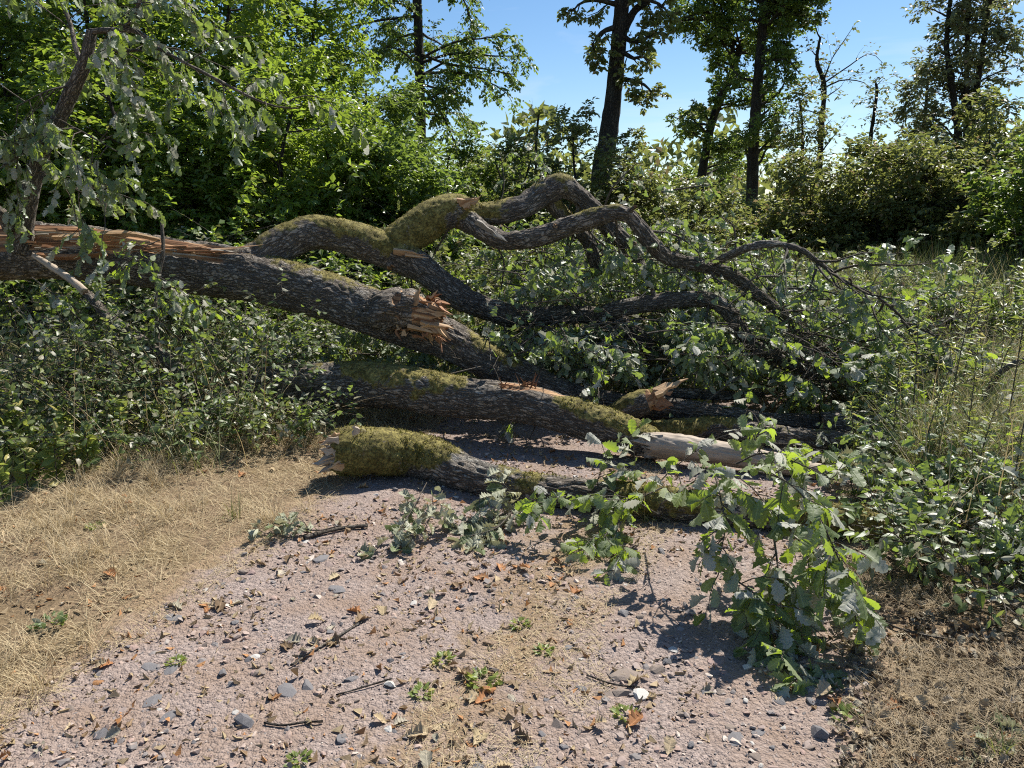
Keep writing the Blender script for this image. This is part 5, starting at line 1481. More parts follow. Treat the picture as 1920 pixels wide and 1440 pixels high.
put('tall_grass', grassmesh('tall_grass', rng, np.stack([x, y, ground_z(x, y)], -1), rng.uniform(0.2, 0.5, n), rng.uniform(0.001, 0.0028, n), np.radians(rng.uniform(40, 85, n)), rng.uniform(0.4, 1.6, n), 5), MAT['grass'], kind='stuff')
x, y = scatter(rng, 9000, -9, 3.5, 6.6, 12, lambda x, y: x > -0.8 * y)
n = len(x)
put('forest_grass', grassmesh('forest_grass', rng, np.stack([x, y, ground_z(x, y)], -1), rng.uniform(0.25, 0.7, n), rng.uniform(0.002, 0.006, n), np.radians(rng.uniform(40, 85, n)), rng.uniform(0.4, 1.4, n), 4), MAT['grass'], kind='stuff')
for k, (px, py, lab) in enumerate([(1880, 1425, 'green grass tuft in the lower right corner'), (1215, 975, 'small grass tuft in the middle of the front log'), (440, 975, 'yellow green grass tuft at the edge of the dry grass')]):
    g = G(px, py)
    n = 26
    b0 = np.array((g[0], g[1], gz1(g[0], g[1])))
    t = put('grass_tuft', grassmesh('grass_tuft', rng, np.stack([rng.normal(size=n) * 0.02, rng.normal(size=n) * 0.02, np.zeros(n)], -1), rng.uniform(0.08, 0.2, n), np.full(n, 0.0022), np.radians(rng.uniform(45, 88, n)), rng.uniform(0.3, 1.3, n), 5), MAT['grass'])
    t.location = b0
    tag(t, lab, 'grass tuft')

# dry stalks standing in the thickets
for x0, x1, y0, y1, n_, cond in ((-4.4, -1.6, 4.5, 6.3, 520, lambda x, y: path_w(x, y) < -0.45), (1.9, 5.0, 3.2, 7.2, 620, lambda x, y: (path_w(x, y) < -0.2) & (x < 0.78 * y)), (-5, -0.5, 6.8, 9.5, 420, lambda x, y: x > -0.75 * y), (3.5, 10, 8.5, 13, 700, lambda x, y: (x > 0.33 * y) & (x < 0.76 * y))):
    x, y = scatter(rng, n_, x0, x1, y0, y1, cond)
    n = len(x)
    put('dry_stalks', grassmesh('dry_stalks', rng, np.stack([x, y, ground_z(x, y)], -1), rng.uniform(0.35, 0.95, n), rng.uniform(0.0016, 0.0032, n), np.radians(rng.uniform(35, 88, n)), rng.uniform(0.1, 1.0, n), 6), MAT['straw'], kind='stuff')
# small green plants on the verge and on the track
for k, (px, py, r, lab) in enumerate([(95, 1185, 0.075, 'dark green rosette plant in the dry grass at lower left'), (180, 1010, 0.05, 'small green plant in the dry grass below the nettles'), (560, 1420, 0.045, 'tiny green plant at the bottom edge of the track'), (975, 1165, 0.05, 'small green plant on the middle strip of the track'), (905, 1270, 0.07, 'flat green weed patch on the track, nearest the big curled leaf'), (830, 1230, 0.05, 'small weed at the left of the flat weed patch'), (1175, 1335, 0.05, 'small plant beside the red pebble'), (1590, 1345, 0.06, 'green plant at the right border of the track'), (790, 1295, 0.05, 'low moss like weed on the track, left of the flat patch'), (1020, 1215, 0.045, 'small weed in the leaf shade right of the flat patch'), (330, 1240, 0.04, 'thin green plant at the left border of the track')]):
    g = G(px, py)
    rr2 = np.random.default_rng(900 + k)
    b0 = np.array((g[0], g[1], gz1(g[0], g[1]) + (0.012 if path_w(g[0], g[1]) > 0 else 0)))
    n = 46
    a = rr2.random(n) * 6.283
    R_ = r * np.sqrt(rr2.random(n))
    Bs = np.stack([np.cos(a) * R_ * 0.7, np.sin(a) * R_ * 0.7, 0.004 + 0.5 * (r - R_) * rr2.random(n)], -1)
    A = norm(np.stack([np.cos(a), np.sin(a), rr2.uniform(0.1, 1.0, n)], -1))
    N = np.array((0, 0, 1.0)) + 0.4 * rr2.normal(size=(n, 3)); N = norm(N - A * np.sum(N * A, -1, keepdims=True))
    t = put('small_plant', leafmesh('small_plant', OVAL, (Bs, A, N, rr2.uniform(0.25, 0.55, n) * r), rr2), MAT['bramble' if k == 0 else 'weed'])
    t.location = b0
    tag(t, lab, 'plant', 'small plants on the ground')

# ------------------------------------------------------------------ gravel, stones, litter
def ico():
    f = (1 + 5 ** 0.5) / 2
    V = norm(np.array([(-1, f, 0), (1, f, 0), (-1, -f, 0), (1, -f, 0), (0, -1, f), (0, 1, f), (0, -1, -f), (0, 1, -f), (f, 0, -1), (f, 0, 1), (-f, 0, -1), (-f, 0, 1)], float))
    F = np.array([(0, 11, 5), (0, 5, 1), (0, 1, 7), (0, 7, 10), (0, 10, 11), (1, 5, 9), (5, 11, 4), (11, 10, 2), (10, 7, 6), (7, 1, 8), (3, 9, 4), (3, 4, 2), (3, 2, 6), (3, 6, 8), (3, 8, 9), (4, 9, 5), (2, 4, 11), (6, 2, 10), (8, 6, 7), (9, 8, 1)])
    return V, F
def octa():
    V = np.array([(1, 0, 0), (-1, 0, 0), (0, 1, 0), (0, -1, 0), (0.1, 0.1, 1), (0, 0, -1)], float)
    F = np.array([(0, 2, 4), (2, 1, 4), (1, 3, 4), (3, 0, 4), (2, 0, 5), (1, 2, 5), (3, 1, 5), (0, 3, 5)])
    return V, F
def pebbles(name, rng, x, y, z, r, shape, mat):
    V, F = shape
    n = len(x)
    a = rng.random(n) * 6.283
    sx = r * rng.uniform(0.7, 1.4, n); sy = r * rng.uniform(0.6, 1.1, n); sz = r * rng.uniform(0.28, 0.62, n)
    v = V[None] * (1 + 0.34 * rng.normal(size=(n, len(V), 1)))
    v = v * np.stack([sx, sy, sz], -1)[:, None]
    tx_, ty_ = rng.normal(size=n) * 0.3, rng.normal(size=n) * 0.3
    zz = v[..., 2] + v[..., 0] * tx_[:, None] + v[..., 1] * ty_[:, None]
    X = v[..., 0] * np.cos(a)[:, None] - v[..., 1] * np.sin(a)[:, None] + x[:, None]
    Yv = v[..., 0] * np.sin(a)[:, None] + v[..., 1] * np.cos(a)[:, None] + y[:, None]
    Z = zz + (z - sz * 0.05)[:, None]
    Fz = (F[None] + (np.arange(n) * len(V))[:, None, None]).reshape(-1, 3)
    return put(name, mkmesh(name, np.stack([X, Yv, Z], -1).reshape(-1, 3), Fz, fattr={'rnd': np.repeat(rng.random(n), len(F))}), mat, kind='stuff')

rng = np.random.default_rng(21)
onp = lambda x, y: (path_w(x, y) + 0.15 * n2(x, y, 2.5, 71) > 0.0) & (np.abs(x) < 0.78 * y + 0.15)
x, y = scatter(rng, 26000, -1.9, 2.8, 1.55, 6.0, onp, 1.5)
pebbles('grit', rng, x, y, gzs(x, y) + 0.002, 0.0018 + 0.0035 * rng.random(len(x)) ** 2.5, octa(), MAT['gravel'])
x, y = scatter(rng, 5200, -1.9, 2.8, 1.55, 6.0, lambda x, y: onp(x, y) & (n2(x, y, 2.2, 72) > -0.22), 1.4)
pebbles('gravel', rng, x, y, gzs(x, y) + 0.002, 0.0045 + 0.0125 * rng.random(len(x)) ** 2.4, ico(), MAT['gravel'])

# stones that can be told apart: shared meshes, one object each
def stone_mesh(seed, flat, ang):
    rng = np.random.default_rng(seed)
    import bmesh
    bm = bmesh.new()
    bmesh.ops.create_icosphere(bm, subdivisions=2, radius=1.0)
    for v in bm.verts:
        p = np.array(v.co)[None]
        s = 1 + 0.42 * float(vn(p * 1.1 + seed * 3.1, seed)[0]) + 0.16 * float(vn(p * 2.6 + seed, seed + 1)[0])
        v.co = v.co * s
    for k in range(ang):                        # chip facets off
        nrm_ = norm(rng.normal(size=3)); dd = rng.uniform(0.42, 0.78)
        for v in bm.verts:
            q = float(np.dot(np.array(v.co), nrm_))
            if q > dd:
                v.co = v.co - Vector(nrm_) * (q - dd)
    for v in bm.verts:
        v.co.z *= flat
    me = bpy.data.meshes.new('stone')
    bm.to_mesh(me); bm.free()
    for p in me.polygons:
        p.use_smooth = ang == 0
    me.materials.append(MAT['stone'])
    return me
SM = [stone_mesh(1, 0.55, 9), stone_mesh(2, 0.7, 8), stone_mesh(3, 0.30, 10), stone_mesh(4, 0.65, 5), stone_mesh(5, 0.6, 8), stone_mesh(6, 0.5, 4)]
def stone(label, x, y, r, mesh, rot, group=None, mat=None, tilt=(0, 0), asp=1.0, lift=0.0):
    o = bpy.data.objects.new('stone', mesh)
    COL.objects.link(o)
    o.location = (x, y, gz1(x, y) + (0.012 if path_w(x, y) > 0 else 0) + r * 0.02 + lift)
    o.scale = (r * asp, r / asp ** 0.5, r)
    o.rotation_euler = (tilt[0], tilt[1], rot)
    if mat:
        o.material_slots[0].link = 'OBJECT'
        o.material_slots[0].material = MAT[mat]
    tag(o, label, 'stone', group)
    return o
HERO = [  # px, py, width px, mesh, material, tilt, label
    (577, 1284, 32, 0, 'stone_grey', (0.5, -0.5), 'tilted dark grey stone standing proud of the track, left of the middle'),
    (543, 1292, 46, 2, 'stone_grey', (0, 0), 'flat grey stone under the left side of the tilted dark stone'),
    (459, 1346, 40, 4, 'stone_grey', (0.3, 0.1), 'angular bluish grey stone in the lower left of the track'),
    (282, 1313, 36, 2, 'stone_grey', (0, 0), 'smooth flat grey stone at the lower left, nearest the dry grass'),
    (288, 1248, 34, 2, 'stone_grey', (0, 0), 'flat grey stone above the smooth flat one at lower left'),
    (318, 1256, 30, 2, 'stone_grey', (0, 0.1), 'pale flat grey stone right beside the flat one at lower left'),
    (436, 1277, 22, 1, 'stone_grey', (0, 0), 'dark grey stone between the bluish angular one and the verge'),
    (190, 1372, 30, 1, 'stone_grey', (0.2, 0), 'grey blocky stone near the lower left corner'),
    (312, 1340, 32, 2, 'stone_grey', (0, 0), 'long flat grey stone right of the smooth flat one'),
    (330, 1160, 36, 2, 'stone_grey', (0, 0), 'wide flat grey stone at the border of the dry grass'),
    (1140, 1296, 36, 2, 'stone_brown', (0.15, 0), 'brownish flat stone in the leaf shade, left one of a pair'),
    (1168, 1292, 34, 5, 'stone_brown', (0.1, 0), 'brownish rounded stone in the leaf shade, right one of the pair'),
    (1204, 1298, 34, 3, 'stone_white', (0, 0), 'white lumpy stone beside the brown pair'),
    (1203, 1338, 24, 5, 'stone_pink', (0, 0), 'smooth dark red pebble below the white lumpy stone'),
    (1114, 1340, 18, 5, 'stone_pink', (0, 0), 'round pink pebble left of the dark red pebble'),
    (1043, 1354, 24, 3, 'stone_brown', (0.6, 0), 'brown egg shaped stone standing in shade near the bottom'),
    (1084, 1368, 22, 2, 'stone_brown', (0.8, 0.2), 'thin brown stone standing on edge near the bottom'),
    (1535, 1372, 40, 4, 'stone_grey', (0.4, 0.3), 'dark angular stone at the right border, nearest the corner litter'),
    (1624, 1370, 26, 1, 'stone_brown', (0.2, 0), 'brown stone right of the dark angular stone'),
    (1380, 1385, 40, 2, 'stone_grey', (0, 0), 'flat pale grey stone in the lower right of the track'),
    (1424, 1365, 26, 2, 'stone_grey', (0, 0), 'small bluish flat stone above the flat pale grey one'),
    (1370, 1358, 20, 3, 'stone_brown', (0, 0), 'round dark brown pebble above the flat pale grey stone'),
    (1234, 1254, 34, 1, 'stone_brown', (0.2, 0.2), 'brown angular stone right of the shaded flat slab'),
    (1160, 1262, 62, 2, 'stone_brown', (0, 0), 'broad cracked dark slab lying in the leaf shade'),
    (820, 1152, 24, 2, 'stone_grey', (0, 0.2), 'small grey stone on the middle strip of the track'),
    (1255, 1185, 30, 5, 'stone_brown', (0, 0), 'round tan stone in the shade below the hanging leaves'),
    (1262, 1215, 18, 3, 'stone_white', (0, 0), 'small white pebble below the round tan stone'),
    (896, 1425, 30, 2, 'stone_grey', (0, 0), 'pale grey stone at the bottom edge of the picture'),
    (626, 1100, 40, 2, 'stone_grey', (0, 0), 'long flat grey stone in the upper left of the track'),
    (456, 1045, 22, 1, 'stone_grey', (0.2, 0), 'blue grey stone at the tip of the dry grass'),
    (603, 1040, 34, 2, 'stone_grey', (0, 0), 'flat slate grey stone left of the wilted twigs'),
    (1345, 1230, 40, 2, 'stone_pink', (0, 0), 'broad pinkish flat stone right of the leaf shade'),
    (1352, 1290, 24, 1, 'stone_brown', (0.2, 0.1), 'dark reddish stone in the sunny patch at the right'),
]
for px, py, wpx, mi, mt, tl, lab in HERO:
    g = G(px, py)
    t = math.hypot(g[0], g[1], CAMZ)
    stone(lab, g[0], g[1], wpx * 0.5 * t / FPX, SM[mi], random.Random(px).uniform(0, 6.28), None, mt, tl, 1.15)
rng = np.random.default_rng(22)
x, y = scatter(rng, 250, -1.7, 2.2, 1.75, 4.6, lambda x, y: onp(x, y) & (path_w(x, y) > 0.05), 1.3)
MARKS = [(577, 1284, 'the tilted dark grey stone'), (459, 1346, 'the angular bluish stone'), (282, 1313, 'the smooth flat stone'), (190, 1372, 'the lower left corner'), (330, 1160, 'the wide flat stone by the grass'), (1155, 1294, 'the brown pair of stones'), (1203, 1338, 'the dark red pebble'), (1063, 1361, 'the stones standing on edge'), (1535, 1372, 'the dark angular stone'), (1390, 1380, 'the flat pale stone at lower right'), (820, 1152, 'the middle strip'), (1255, 1190, 'the hanging leaves'), (896, 1425, 'the bottom edge'), (626, 1100, 'the long flat stone'), (456, 1045, 'the tip of the dry grass'), (603, 1000, 'the bark covered twig'), (1345, 1230, 'the broad pinkish stone'), (615, 1205, 'the long pale twig'), (905, 1270, 'the flat weed patch'), (690, 1285, 'the thin dark twig'), (750, 1000, 'the wilted leaf bunch'), (930, 985, 'the wilted oak twigs'), (1110, 1040, 'the drooping oak shoot'), (1000, 900, 'the front log'), (900, 815, 'the long dark log'), (1590, 1345, 'the plant at the right border'), (760, 1380, 'the bottom of the middle strip'), (1000, 1160, 'the weed on the middle strip')]
MG = [(G(a, b_), c) for a, b_, c in MARKS]
def near_mark(x, y):
    return min(MG, key=lambda m_: (m_[0][0] - x) ** 2 + (m_[0][1] - y) ** 2)[1]
SHAPE = ['chipped', 'blocky', 'thin flat', 'lumpy', 'angular', 'worn']
for k in range(len(x)):
    mi = int(rng.integers(0, 6)); cl_ = ('grey', 'pinkish', 'brown', 'brown', 'grey', 'whitish', 'pinkish')[int(rng.integers(0, 7))]
    sz_ = 0.011 + 0.016 * rng.random() ** 1.5
    lab = '%s %s %s stone beside %s' % ('tiny' if sz_ < 0.0145 else 'small' if sz_ < 0.02 else 'bigger', cl_, SHAPE[mi], near_mark(x[k], y[k]))
    stone(lab, x[k], y[k], sz_, SM[mi], rng.uniform(0, 6.28), 'loose stones beside ' + near_mark(x[k], y[k]), {'grey': 'stone_grey', 'pinkish': 'stone_pink', 'brown': 'stone_brown', 'whitish': 'stone_white'}[cl_], (rng.normal() * 0.25, rng.normal() * 0.25), rng.uniform(0.9, 1.3))

# dead leaves lying about
DL = []
for V, F in CURL:
    me = mkmesh('dead_leaf', V, F, pattr={'lx': V[:, 0], 'ly': V[:, 1]}, smooth=True)
    me.materials.append(MAT['dead'])
    DL.append(me)
DM = {}
for nm_, a_, b_ in (('tan', (0.40, 0.29, 0.165), (0.50, 0.39, 0.25)), ('brown', (0.15, 0.095, 0.055), (0.28, 0.19, 0.11)), ('rust coloured', (0.34, 0.15, 0.06), (0.44, 0.22, 0.10)), ('greyish', (0.30, 0.26, 0.19), (0.44, 0.39, 0.30))):
    DM[nm_] = leaf_mat('dead_leaf_' + nm_.split()[0], a_, b_, b_, a_, 0.65, 0.15, spec=0.2, vein=True)
def dead_leaf(label, x, y, s, rng, group, dz=0.0):
    o = bpy.data.objects.new('dead_leaf', DL[int(rng.integers(0, 4))])
    COL.objects.link(o)
    cn_ = ('tan', 'tan', 'greyish', 'brown', 'rust coloured')[int(rng.integers(0, 5))]
    o.material_slots[0].link = 'OBJECT'
    o.material_slots[0].material = DM[cn_]
    label = '%s %s %s' % ('small' if s < 0.046 else 'middling' if s < 0.064 else 'large', cn_, label)
    o.location = (x, y, gz1(x, y) + (0.014 if path_w(x, y) > 0 else 0.006) + s * 0.06 + dz)
    o.scale = (s, s, s)
    o.rotation_euler = (rng.normal() * 0.22, rng.normal() * 0.25, rng.uniform(0, 6.28))
    tag(o, label, 'leaf', group)
CLUST = [(400, 1135, 9, 0.05, 'the verge tip'), (590, 1195, 9, 0.07, 'the long twig on the left'), (560, 1215, 7, 0.06, 'the long twig on the left'), (200, 1260, 5, 0.06, 'the lower left verge'), (30, 1420, 8, 0.06, 'the lower left corner'), (170, 1350, 6, 0.10, 'the lower left corner'), (660, 1160, 6, 0.07, 'the long twig on the left'), (900, 1310, 10, 0.08, 'the flat weed patch'), (715, 1335, 5, 0.05, 'the flat weed patch'), (840, 1250, 5, 0.05, 'the flat weed patch'), (1210, 1310, 5, 0.09, 'the white lumpy stone'), (1640, 1300, 16, 0.16, 'the right verge'), (1760, 1350, 22, 0.18, 'the right verge'), (1840, 1410, 18, 0.14, 'the lower right corner'), (820, 1400, 7, 0.12, 'the bottom edge'), (490, 1060, 6, 0.08, 'the verge tip'), (600, 1120, 5, 0.08, 'the verge tip'), (760, 1110, 6, 0.12, 'the middle strip'), (870, 1060, 8, 0.14, 'the wilted twigs'), (1000, 1090, 10, 0.18, 'the wilted twigs'), (1150, 1080, 10, 0.16, 'the hanging leaves'), (330, 1420, 6, 0.16, 'the bottom edge'), (1450, 1300, 7, 0.18, 'the hanging leaves'), (250, 960, 8, 0.2, 'the dry grass'), (120, 1110, 8, 0.2, 'the dry grass'), (480, 900, 8, 0.22, 'the dry grass'), (1090, 1420, 6, 0.14, 'the bottom edge'), (900, 830, 12, 0.35, 'the logs'), (760, 800, 10, 0.3, 'the logs'), (1040, 880, 12, 0.3, 'the logs'), (750, 940, 9, 0.2, 'the wilted twigs')]
rng = np.random.default_rng(24)
for px, py, n, sp, where in CLUST:
    g = G(px, py)
    for q in range(n):
        xx = g[0] + rng.normal() * sp; yy = g[1] + rng.normal() * sp * 0.8
        dead_leaf('dead leaf lying beside ' + where + (', near' if yy < g[1] else ', far') + (' left' if xx < g[0] else ' right'), xx, yy, rng.uniform(0.03, 0.08), rng, 'dead leaves beside ' + where)
# crumbs of leaf litter, too small to tell apart
x, y = scatter(rng, 9500, -4.2, 3.4, 1.6, 6.6, lambda x, y: (np.abs(x) < 0.78 * y + 0.1) & (n2(x, y, 1.3, 81) > -0.2))
n = len(x)
A = norm(np.stack([rng.normal(size=n), rng.normal(size=n), 0.35 * rng.normal(size=n)], -1)); N = np.array((0, 0, 1.0)) + 0.5 * rng.normal(size=(n, 3)); N = norm(N - A * np.sum(N * A, -1, keepdims=True))
put('leaf_litter', leafmesh('leaf_litter', [tmpl_rows([0, .4, 1], [.05, .3, .05], 0.3, 0.3, 1.2, 0.5, 0.05, 3), tmpl_rows([0, .5, 1], [.1, .25, .02], -0.4, -0.3, 0.6, -0.8, 0.06, 4)], (np.stack([x, y, gzs(x, y) + 0.006], -1), A, N, rng.uniform(0.012, 0.04, n)), rng), MAT['dead'], kind='stuff')
x, y = scatter(rng, 2600, 0.8, 2.6, 1.7, 3.4, lambda x, y: (path_w(x, y) < 0.12) & (x > 0.6) & (x < 0.76 * y + 0.15))
n = len(x)
A = norm(np.stack([rng.normal(size=n), rng.normal(size=n), 0.4 * rng.normal(size=n)], -1)); N = np.array((0, 0, 1.0)) + 0.6 * rng.normal(size=(n, 3)); N = norm(N - A * np.sum(N * A, -1, keepdims=True))
put('leaf_litter', leafmesh('leaf_litter', CURL, (np.stack([x, y, gzs(x, y) + 0.012], -1), A, N, rng.uniform(0.012, 0.05, n) ), rng), MAT['litter'], kind='stuff')
# twigs on the track
for k, (pts, r0, lab, mt) in enumerate([
        ([(545, 1245), (590, 1215), (640, 1185), (680, 1160)], 0.004, 'long pale twig with dry leaves lying on the left of the track', 'twig'),
        ([(495, 1352), (530, 1358), (570, 1352), (605, 1350)], 0.004, 'short dark twig below the tilted grey stone', 'twig_dark'),
        ([(1100, 1262), (1150, 1280), (1200, 1285)], 0.003, 'dark twig along the cracked slab in the leaf shade', 'twig_dark'),
        ([(630, 1300), (680, 1285), (735, 1268)], 0.003, 'thin dark twig in the middle of the track', 'twig_dark'),
        ([(570, 1010), (600, 1000), (640, 990), (690, 985)], 0.010, 'stubby piece of bark covered twig at the left wilted leaves', 'twig'),
        ([(1600, 1150), (1700, 1190), (1790, 1215)], 0.004, 'straw coloured stalk lying at the right verge', 'twig'),
        ([(1880, 1275), (1920, 1272), (1970, 1262)], 0.006, 'pale stalk on the litter at the right edge', 'twig')]):
    P = []
    for px, py in pts:
        g = G(px, py)
        P.append((g[0], g[1], gz1(g[0], g[1]) + 0.018 + r0, r0, 0))
    org = np.array(P[0][:3])
    o = put('twig', tubemesh('twig', np.array(P), org, nseg=8, ds=0.015, bark=0.001, lump=0.2), MAT[mt])
    o.location = tuple(org)
    tag(o, lab, 'twig')

# ------------------------------------------------------------------ leafy branches lying in front
def leafy(name, label, stems, seed, nside, lside, nl, size, mat, key, tm, nobj, up=-0.4, droop=0.7, r0=0.006, side_ang=(35, 65), rest=None, minz=0.012, t0=0.15, near=1.0):
    """a broken off branch: stem polylines [(px,py,Y)...], side shoots, single leaves"""
    rng = np.random.default_rng(seed)
    S = np.concatenate([resample(pl([(a_, b_, Y_ * near) for a_, b_, Y_ in s]), 14) for s in stems])
    org = np.array((S[0, 0, 0], S[0, 0, 1], 0.0))
    root = thing(name, label, 'branch', tuple(org))
    sd = spawn(rng, S, nside, t0, 1.0, side_ang, lside, 6, up, 0.14, 0.3)
    gzv = gzs(sd[..., 0].ravel(), sd[..., 1].ravel()).reshape(sd.shape[:2]) + 0.012
    sd[..., 2] = np.maximum(sd[..., 2], gzv)
    b = Bag()
    V, F, bk = tubes(S, r0, r0 * 0.4, 7); b.add(V, F, bk=bk)
    put('stem', b.mesh('stem', org), MAT['twig'], root)
    b = Bag()
    V, F, bk = tubes(sd, 0.0026, 0.0012, 5); b.add(V, F, bk=bk)
    put('shoots', b.mesh('shoots', org), MAT['twig'], root, 'stuff')
    lf = catL(leaves_on(rng, sd, nl, 0.2, 1.0, size, 45, droop, 0.30, 0.6), leaves_on(rng, S, nl + 3, 0.35, 1.0, size, 50, droop, 0.30, 0.6))
    tip = lf[0] + lf[1] * lf[3][:, None]
    g = gzs(tip[:, 0], tip[:, 1]) + minz
    gb = gzs(lf[0][:, 0], lf[0][:, 1]) + minz
    bs = lf[0].copy(); bs[:, 2] = np.maximum(bs[:, 2], gb)
    dz = np.maximum(0, g - (bs + lf[1] * lf[3][:, None])[:, 2])
    ax = norm(lf[1] * lf[3][:, None] + np.stack([dz * 0, dz * 0, dz], -1))
    nr = norm(lf[2] - ax * np.sum(lf[2] * ax, -1, keepdims=True))
    lf = (bs, ax, nr, lf[3])
    k = rng.permutation(len(bs))
    a_ = tuple(v[k[:nobj]] for v in lf)
    leaf_objs(tm, key, a_, MAT[mat], root, rng, org)
    if len(bs) > nobj:
        put('foliage', leafmesh('foliage', tm, tuple(v[k[nobj:]] for v in lf), rng, org, True), MAT[rest or mat], root, 'stuff')
    return root
leafy('hanging_branch', 'big leafy oak branch hanging over the front log towards the track, large pale green leaves', [
    [(1240, 945, 3.75), (1290, 910, 3.5), (1340, 885, 3.35), (1400, 905, 3.2), (1450, 965, 3.1)],
    [(1340, 886, 3.35), (1350, 930, 3.2), (1360, 985, 3.05), (1350, 1040, 2.98)],
    [(1400, 880, 3.3), (1470, 900, 3.1), (1530, 960, 2.95), (1570, 1040, 2.85)],
    [(1430, 970, 3.2), (1480, 1000, 3.05), (1540, 1050, 2.95), (1580, 1120, 2.88)],
    [(1450, 1000, 3.1), (1458, 1060, 2.98), (1462, 1120, 2.9), (1470, 1170, 2.84)],
    [(1330, 1040, 3.1), (1370, 1080, 2.95), (1420, 1120, 2.85), (1450, 1190, 2.72)],
    [(1530, 960, 3.0), (1560, 1020, 2.88), (1590, 1090, 2.78), (1605, 1160, 2.72)],
    [(1380, 870, 3.6), (1430, 850, 3.55), (1500, 870, 3.4), (1560, 900, 3.3)],
    [(1400, 1120, 2.95), (1450, 1180, 2.75), (1480, 1240, 2.62), (1500, 1290, 2.52)]], 71, 10, (0.12, 0.28), 5, (0.06, 0.108), 'oak_leaf_near', 'oakhi', OAKHI, 300, up=-0.45, droop=0.42, near=0.94, r0=0.005, rest='oak_leaf_near')
leafy('oak_twig', 'fresh green oak shoot standing up between the bare pale log and the front log', [
    [(1196, 985, 4.05), (1194, 900, 4.0), (1188, 840, 4.0), (1185, 800, 4.0)], [(1200, 975, 4.02), (1240, 900, 4.0), (1330, 830, 4.0), (1410, 800, 3.95)], [(1400, 830, 4.1), (1410, 810, 4.05), (1430, 850, 4.0), (1500, 850, 3.95)], [(1160, 950, 4.0), (1120, 915, 3.95), (1140, 850, 3.9)]],
    72, 4, (0.08, 0.18), 3, (0.075, 0.11), 'oak_leaf_near', 'oakhi', OAKHI, 80, up=-0.1, droop=0.35, r0=0.004, t0=0.4)
leafy('oak_twig', 'twiggy oak shoots with pale bare stems in front of the middle of the front log', [
    [(1235, 965, 3.9), (1180, 935, 3.85), (1130, 930, 3.8), (1060, 940, 3.75)], [(1240, 915, 3.9), (1190, 935, 3.82), (1130, 937, 3.75)], [(1190, 940, 3.85), (1150, 985, 3.7), (1130, 1010, 3.55)], [(1060, 930, 3.85), (1030, 940, 3.75), (990, 965, 3.6)]],
    73, 6, (0.10, 0.2), 3, (0.07, 0.11), 'oak_leaf_near', 'oakhi', OAKHI, 110, up=-0.4, droop=0.6, near=0.96, r0=0.0045)
leafy('wilted_branch', 'wilted grey green oak twigs lying in front of the thin part of the front log', [
    [(1040, 930, 4.0), (980, 955, 3.85), (900, 975, 3.75), (850, 995, 3.65)], [(1010, 950, 3.85), (940, 930, 3.85), (900, 935, 3.8)], [(960, 960, 3.8), (930, 990, 3.6), (880, 1005, 3.5)]],
    74, 7, (0.10, 0.2), 4, (0.065, 0.10), 'wilted', 'wilt', CURL, 150, up=-0.4, droop=0.6, r0=0.004, rest='wilted')
leafy('wilted_branch', 'wilted pale leaf bunch on the track, below the mossy part of the front log', [
    [(800, 905, 4.2), (770, 960, 3.75), (740, 1000, 3.5), (715, 1020, 3.4)], [(830, 920, 4.05), (800, 980, 3.6), (770, 1015, 3.45)]],
    75, 7, (0.08, 0.18), 4, (0.055, 0.09), 'wilted', 'wilt', CURL, 110, up=-0.4, droop=0.5, r0=0.003, rest='wilted')
leafy('wilted_branch', 'small wilted leaf bunch lying where the dry grass meets the track', [
    [(640, 985, 3.65), (590, 995, 3.6), (540, 985, 3.62), (490, 1005, 3.55)]],
    76, 7, (0.06, 0.14), 4, (0.05, 0.08), 'wilted', 'wilt', CURL, 50, up=-0.4, droop=0.5, r0=0.004, rest='wilted')
leafy('oak_twig', 'drooping oak shoot with dark green leaves at the end of the twiggy shoots', [
    [(1150, 985, 3.7), (1110, 1010, 3.45), (1085, 1040, 3.3)], [(1200, 1020, 3.5), (1160, 1040, 3.3), (1150, 1075, 3.15)]],
    77, 6, (0.08, 0.16), 3, (0.06, 0.10), 'oak_leaf_near', 'oakhi', OAKHI, 60, up=-0.5, droop=0.6, r0=0.003)
leafy('wilted_branch', 'grey wilted oak twigs between the hanging branch and the right brambles', [
    [(1560, 900, 4.2), (1620, 880, 4.1), (1680, 880, 4.0), (1740, 900, 3.9)], [(1600, 950, 3.9), (1660, 935, 3.8), (1720, 960, 3.7)], [(1500, 880, 4.4), (1560, 870, 4.3), (1620, 860, 4.3)]],
    78, 7, (0.12, 0.22), 4, (0.06, 0.10), 'wilted', 'wilt', CURL, 110, up=-0.3, droop=0.5, r0=0.004, rest='wilted')
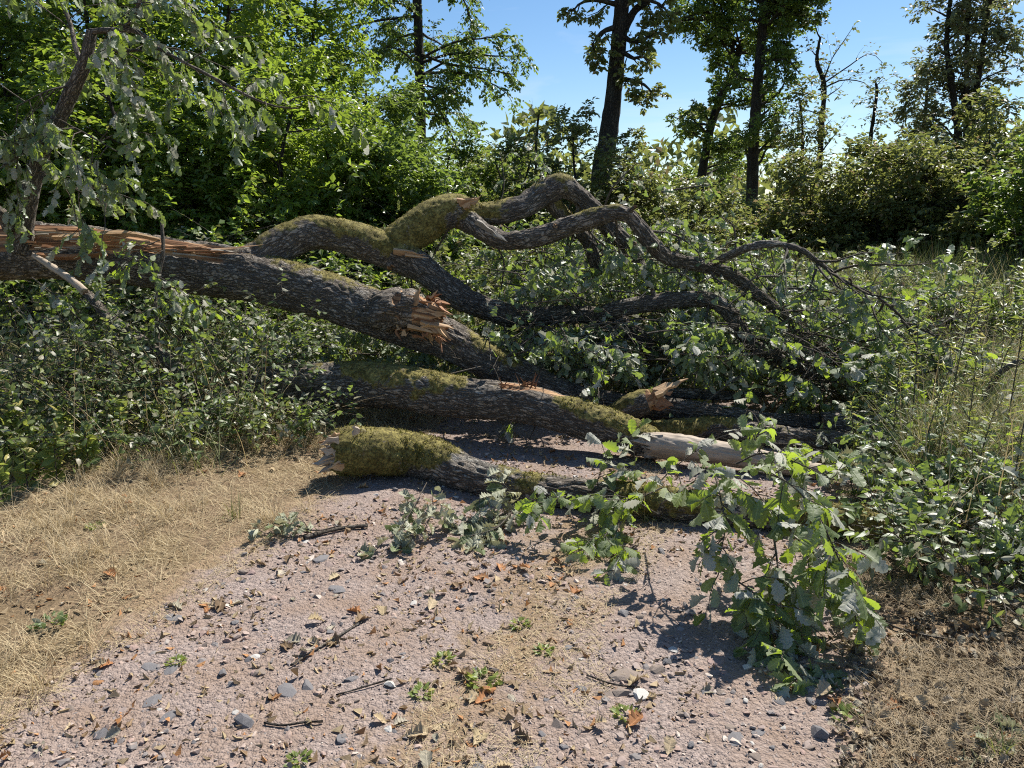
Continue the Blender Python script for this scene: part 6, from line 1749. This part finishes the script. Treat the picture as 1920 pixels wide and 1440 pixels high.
leafy('wilted_branch', 'pale wilted leaves half out of view in the lower right corner', [
    [(1960, 1400, 2.15), (1900, 1410, 2.1), (1840, 1425, 2.05), (1790, 1440, 2.0)]],
    79, 6, (0.06, 0.12), 3, (0.05, 0.085), 'wilted', 'wilt', CURL, 40, up=-0.3, droop=0.4, r0=0.003, rest='wilted')
# leaves and twigs lying over the mossy front log and the logs behind
leafy('oak_twig', 'leafy oak shoots hanging over the ends of the right hand logs', [
    [(1380, 800, 5.0), (1405, 770, 4.95), (1425, 800, 4.85), (1430, 850, 4.75)], [(1500, 800, 5.0), (1550, 830, 4.9), (1580, 870, 4.7)], [(1420, 830, 4.8), (1500, 835, 4.75), (1570, 860, 4.65), (1610, 900, 4.5)]],
    80, 5, (0.1, 0.2), 3, (0.07, 0.11), 'oak_leaf_near', 'oakhi', OAKHI, 80, up=-0.3, droop=0.5, r0=0.004)
leafy('oak_twig', 'leafy shoot on the thin bent stem, hanging before the trunk at the left', [
    [(303, 430, 5.75), (306, 470, 5.7), (296, 520, 5.65), (292, 570, 5.6), (292, 640, 5.5)], [(300, 450, 5.75), (260, 470, 5.65), (230, 520, 5.6)], [(300, 520, 5.65), (340, 545, 5.55), (380, 590, 5.5)], [(294, 600, 5.6), (340, 640, 5.5), (400, 690, 5.4)]],
    81, 9, (0.12, 0.3), 4, (0.05, 0.09), 'oak_leaf_near', 'oakhi', OAKHI, 110, up=-0.4, droop=0.5, r0=0.004, rest='oak_leaf')
leafy('oak_twig', 'broken leafy twigs lying on the brambles under the torn wood', [
    [(60, 520, 5.9), (110, 560, 5.7), (160, 610, 5.5)], [(150, 560, 5.75), (220, 600, 5.6), (280, 660, 5.4)], [(20, 560, 5.7), (60, 610, 5.5), (90, 660, 5.3)], [(380, 560, 5.8), (430, 600, 5.7), (480, 650, 5.6)]],
    82, 9, (0.15, 0.3), 4, (0.05, 0.09), 'oak_leaf_near', 'oakhi', OAKHI, 110, up=-0.3, droop=0.5, r0=0.005, rest='oak_leaf')
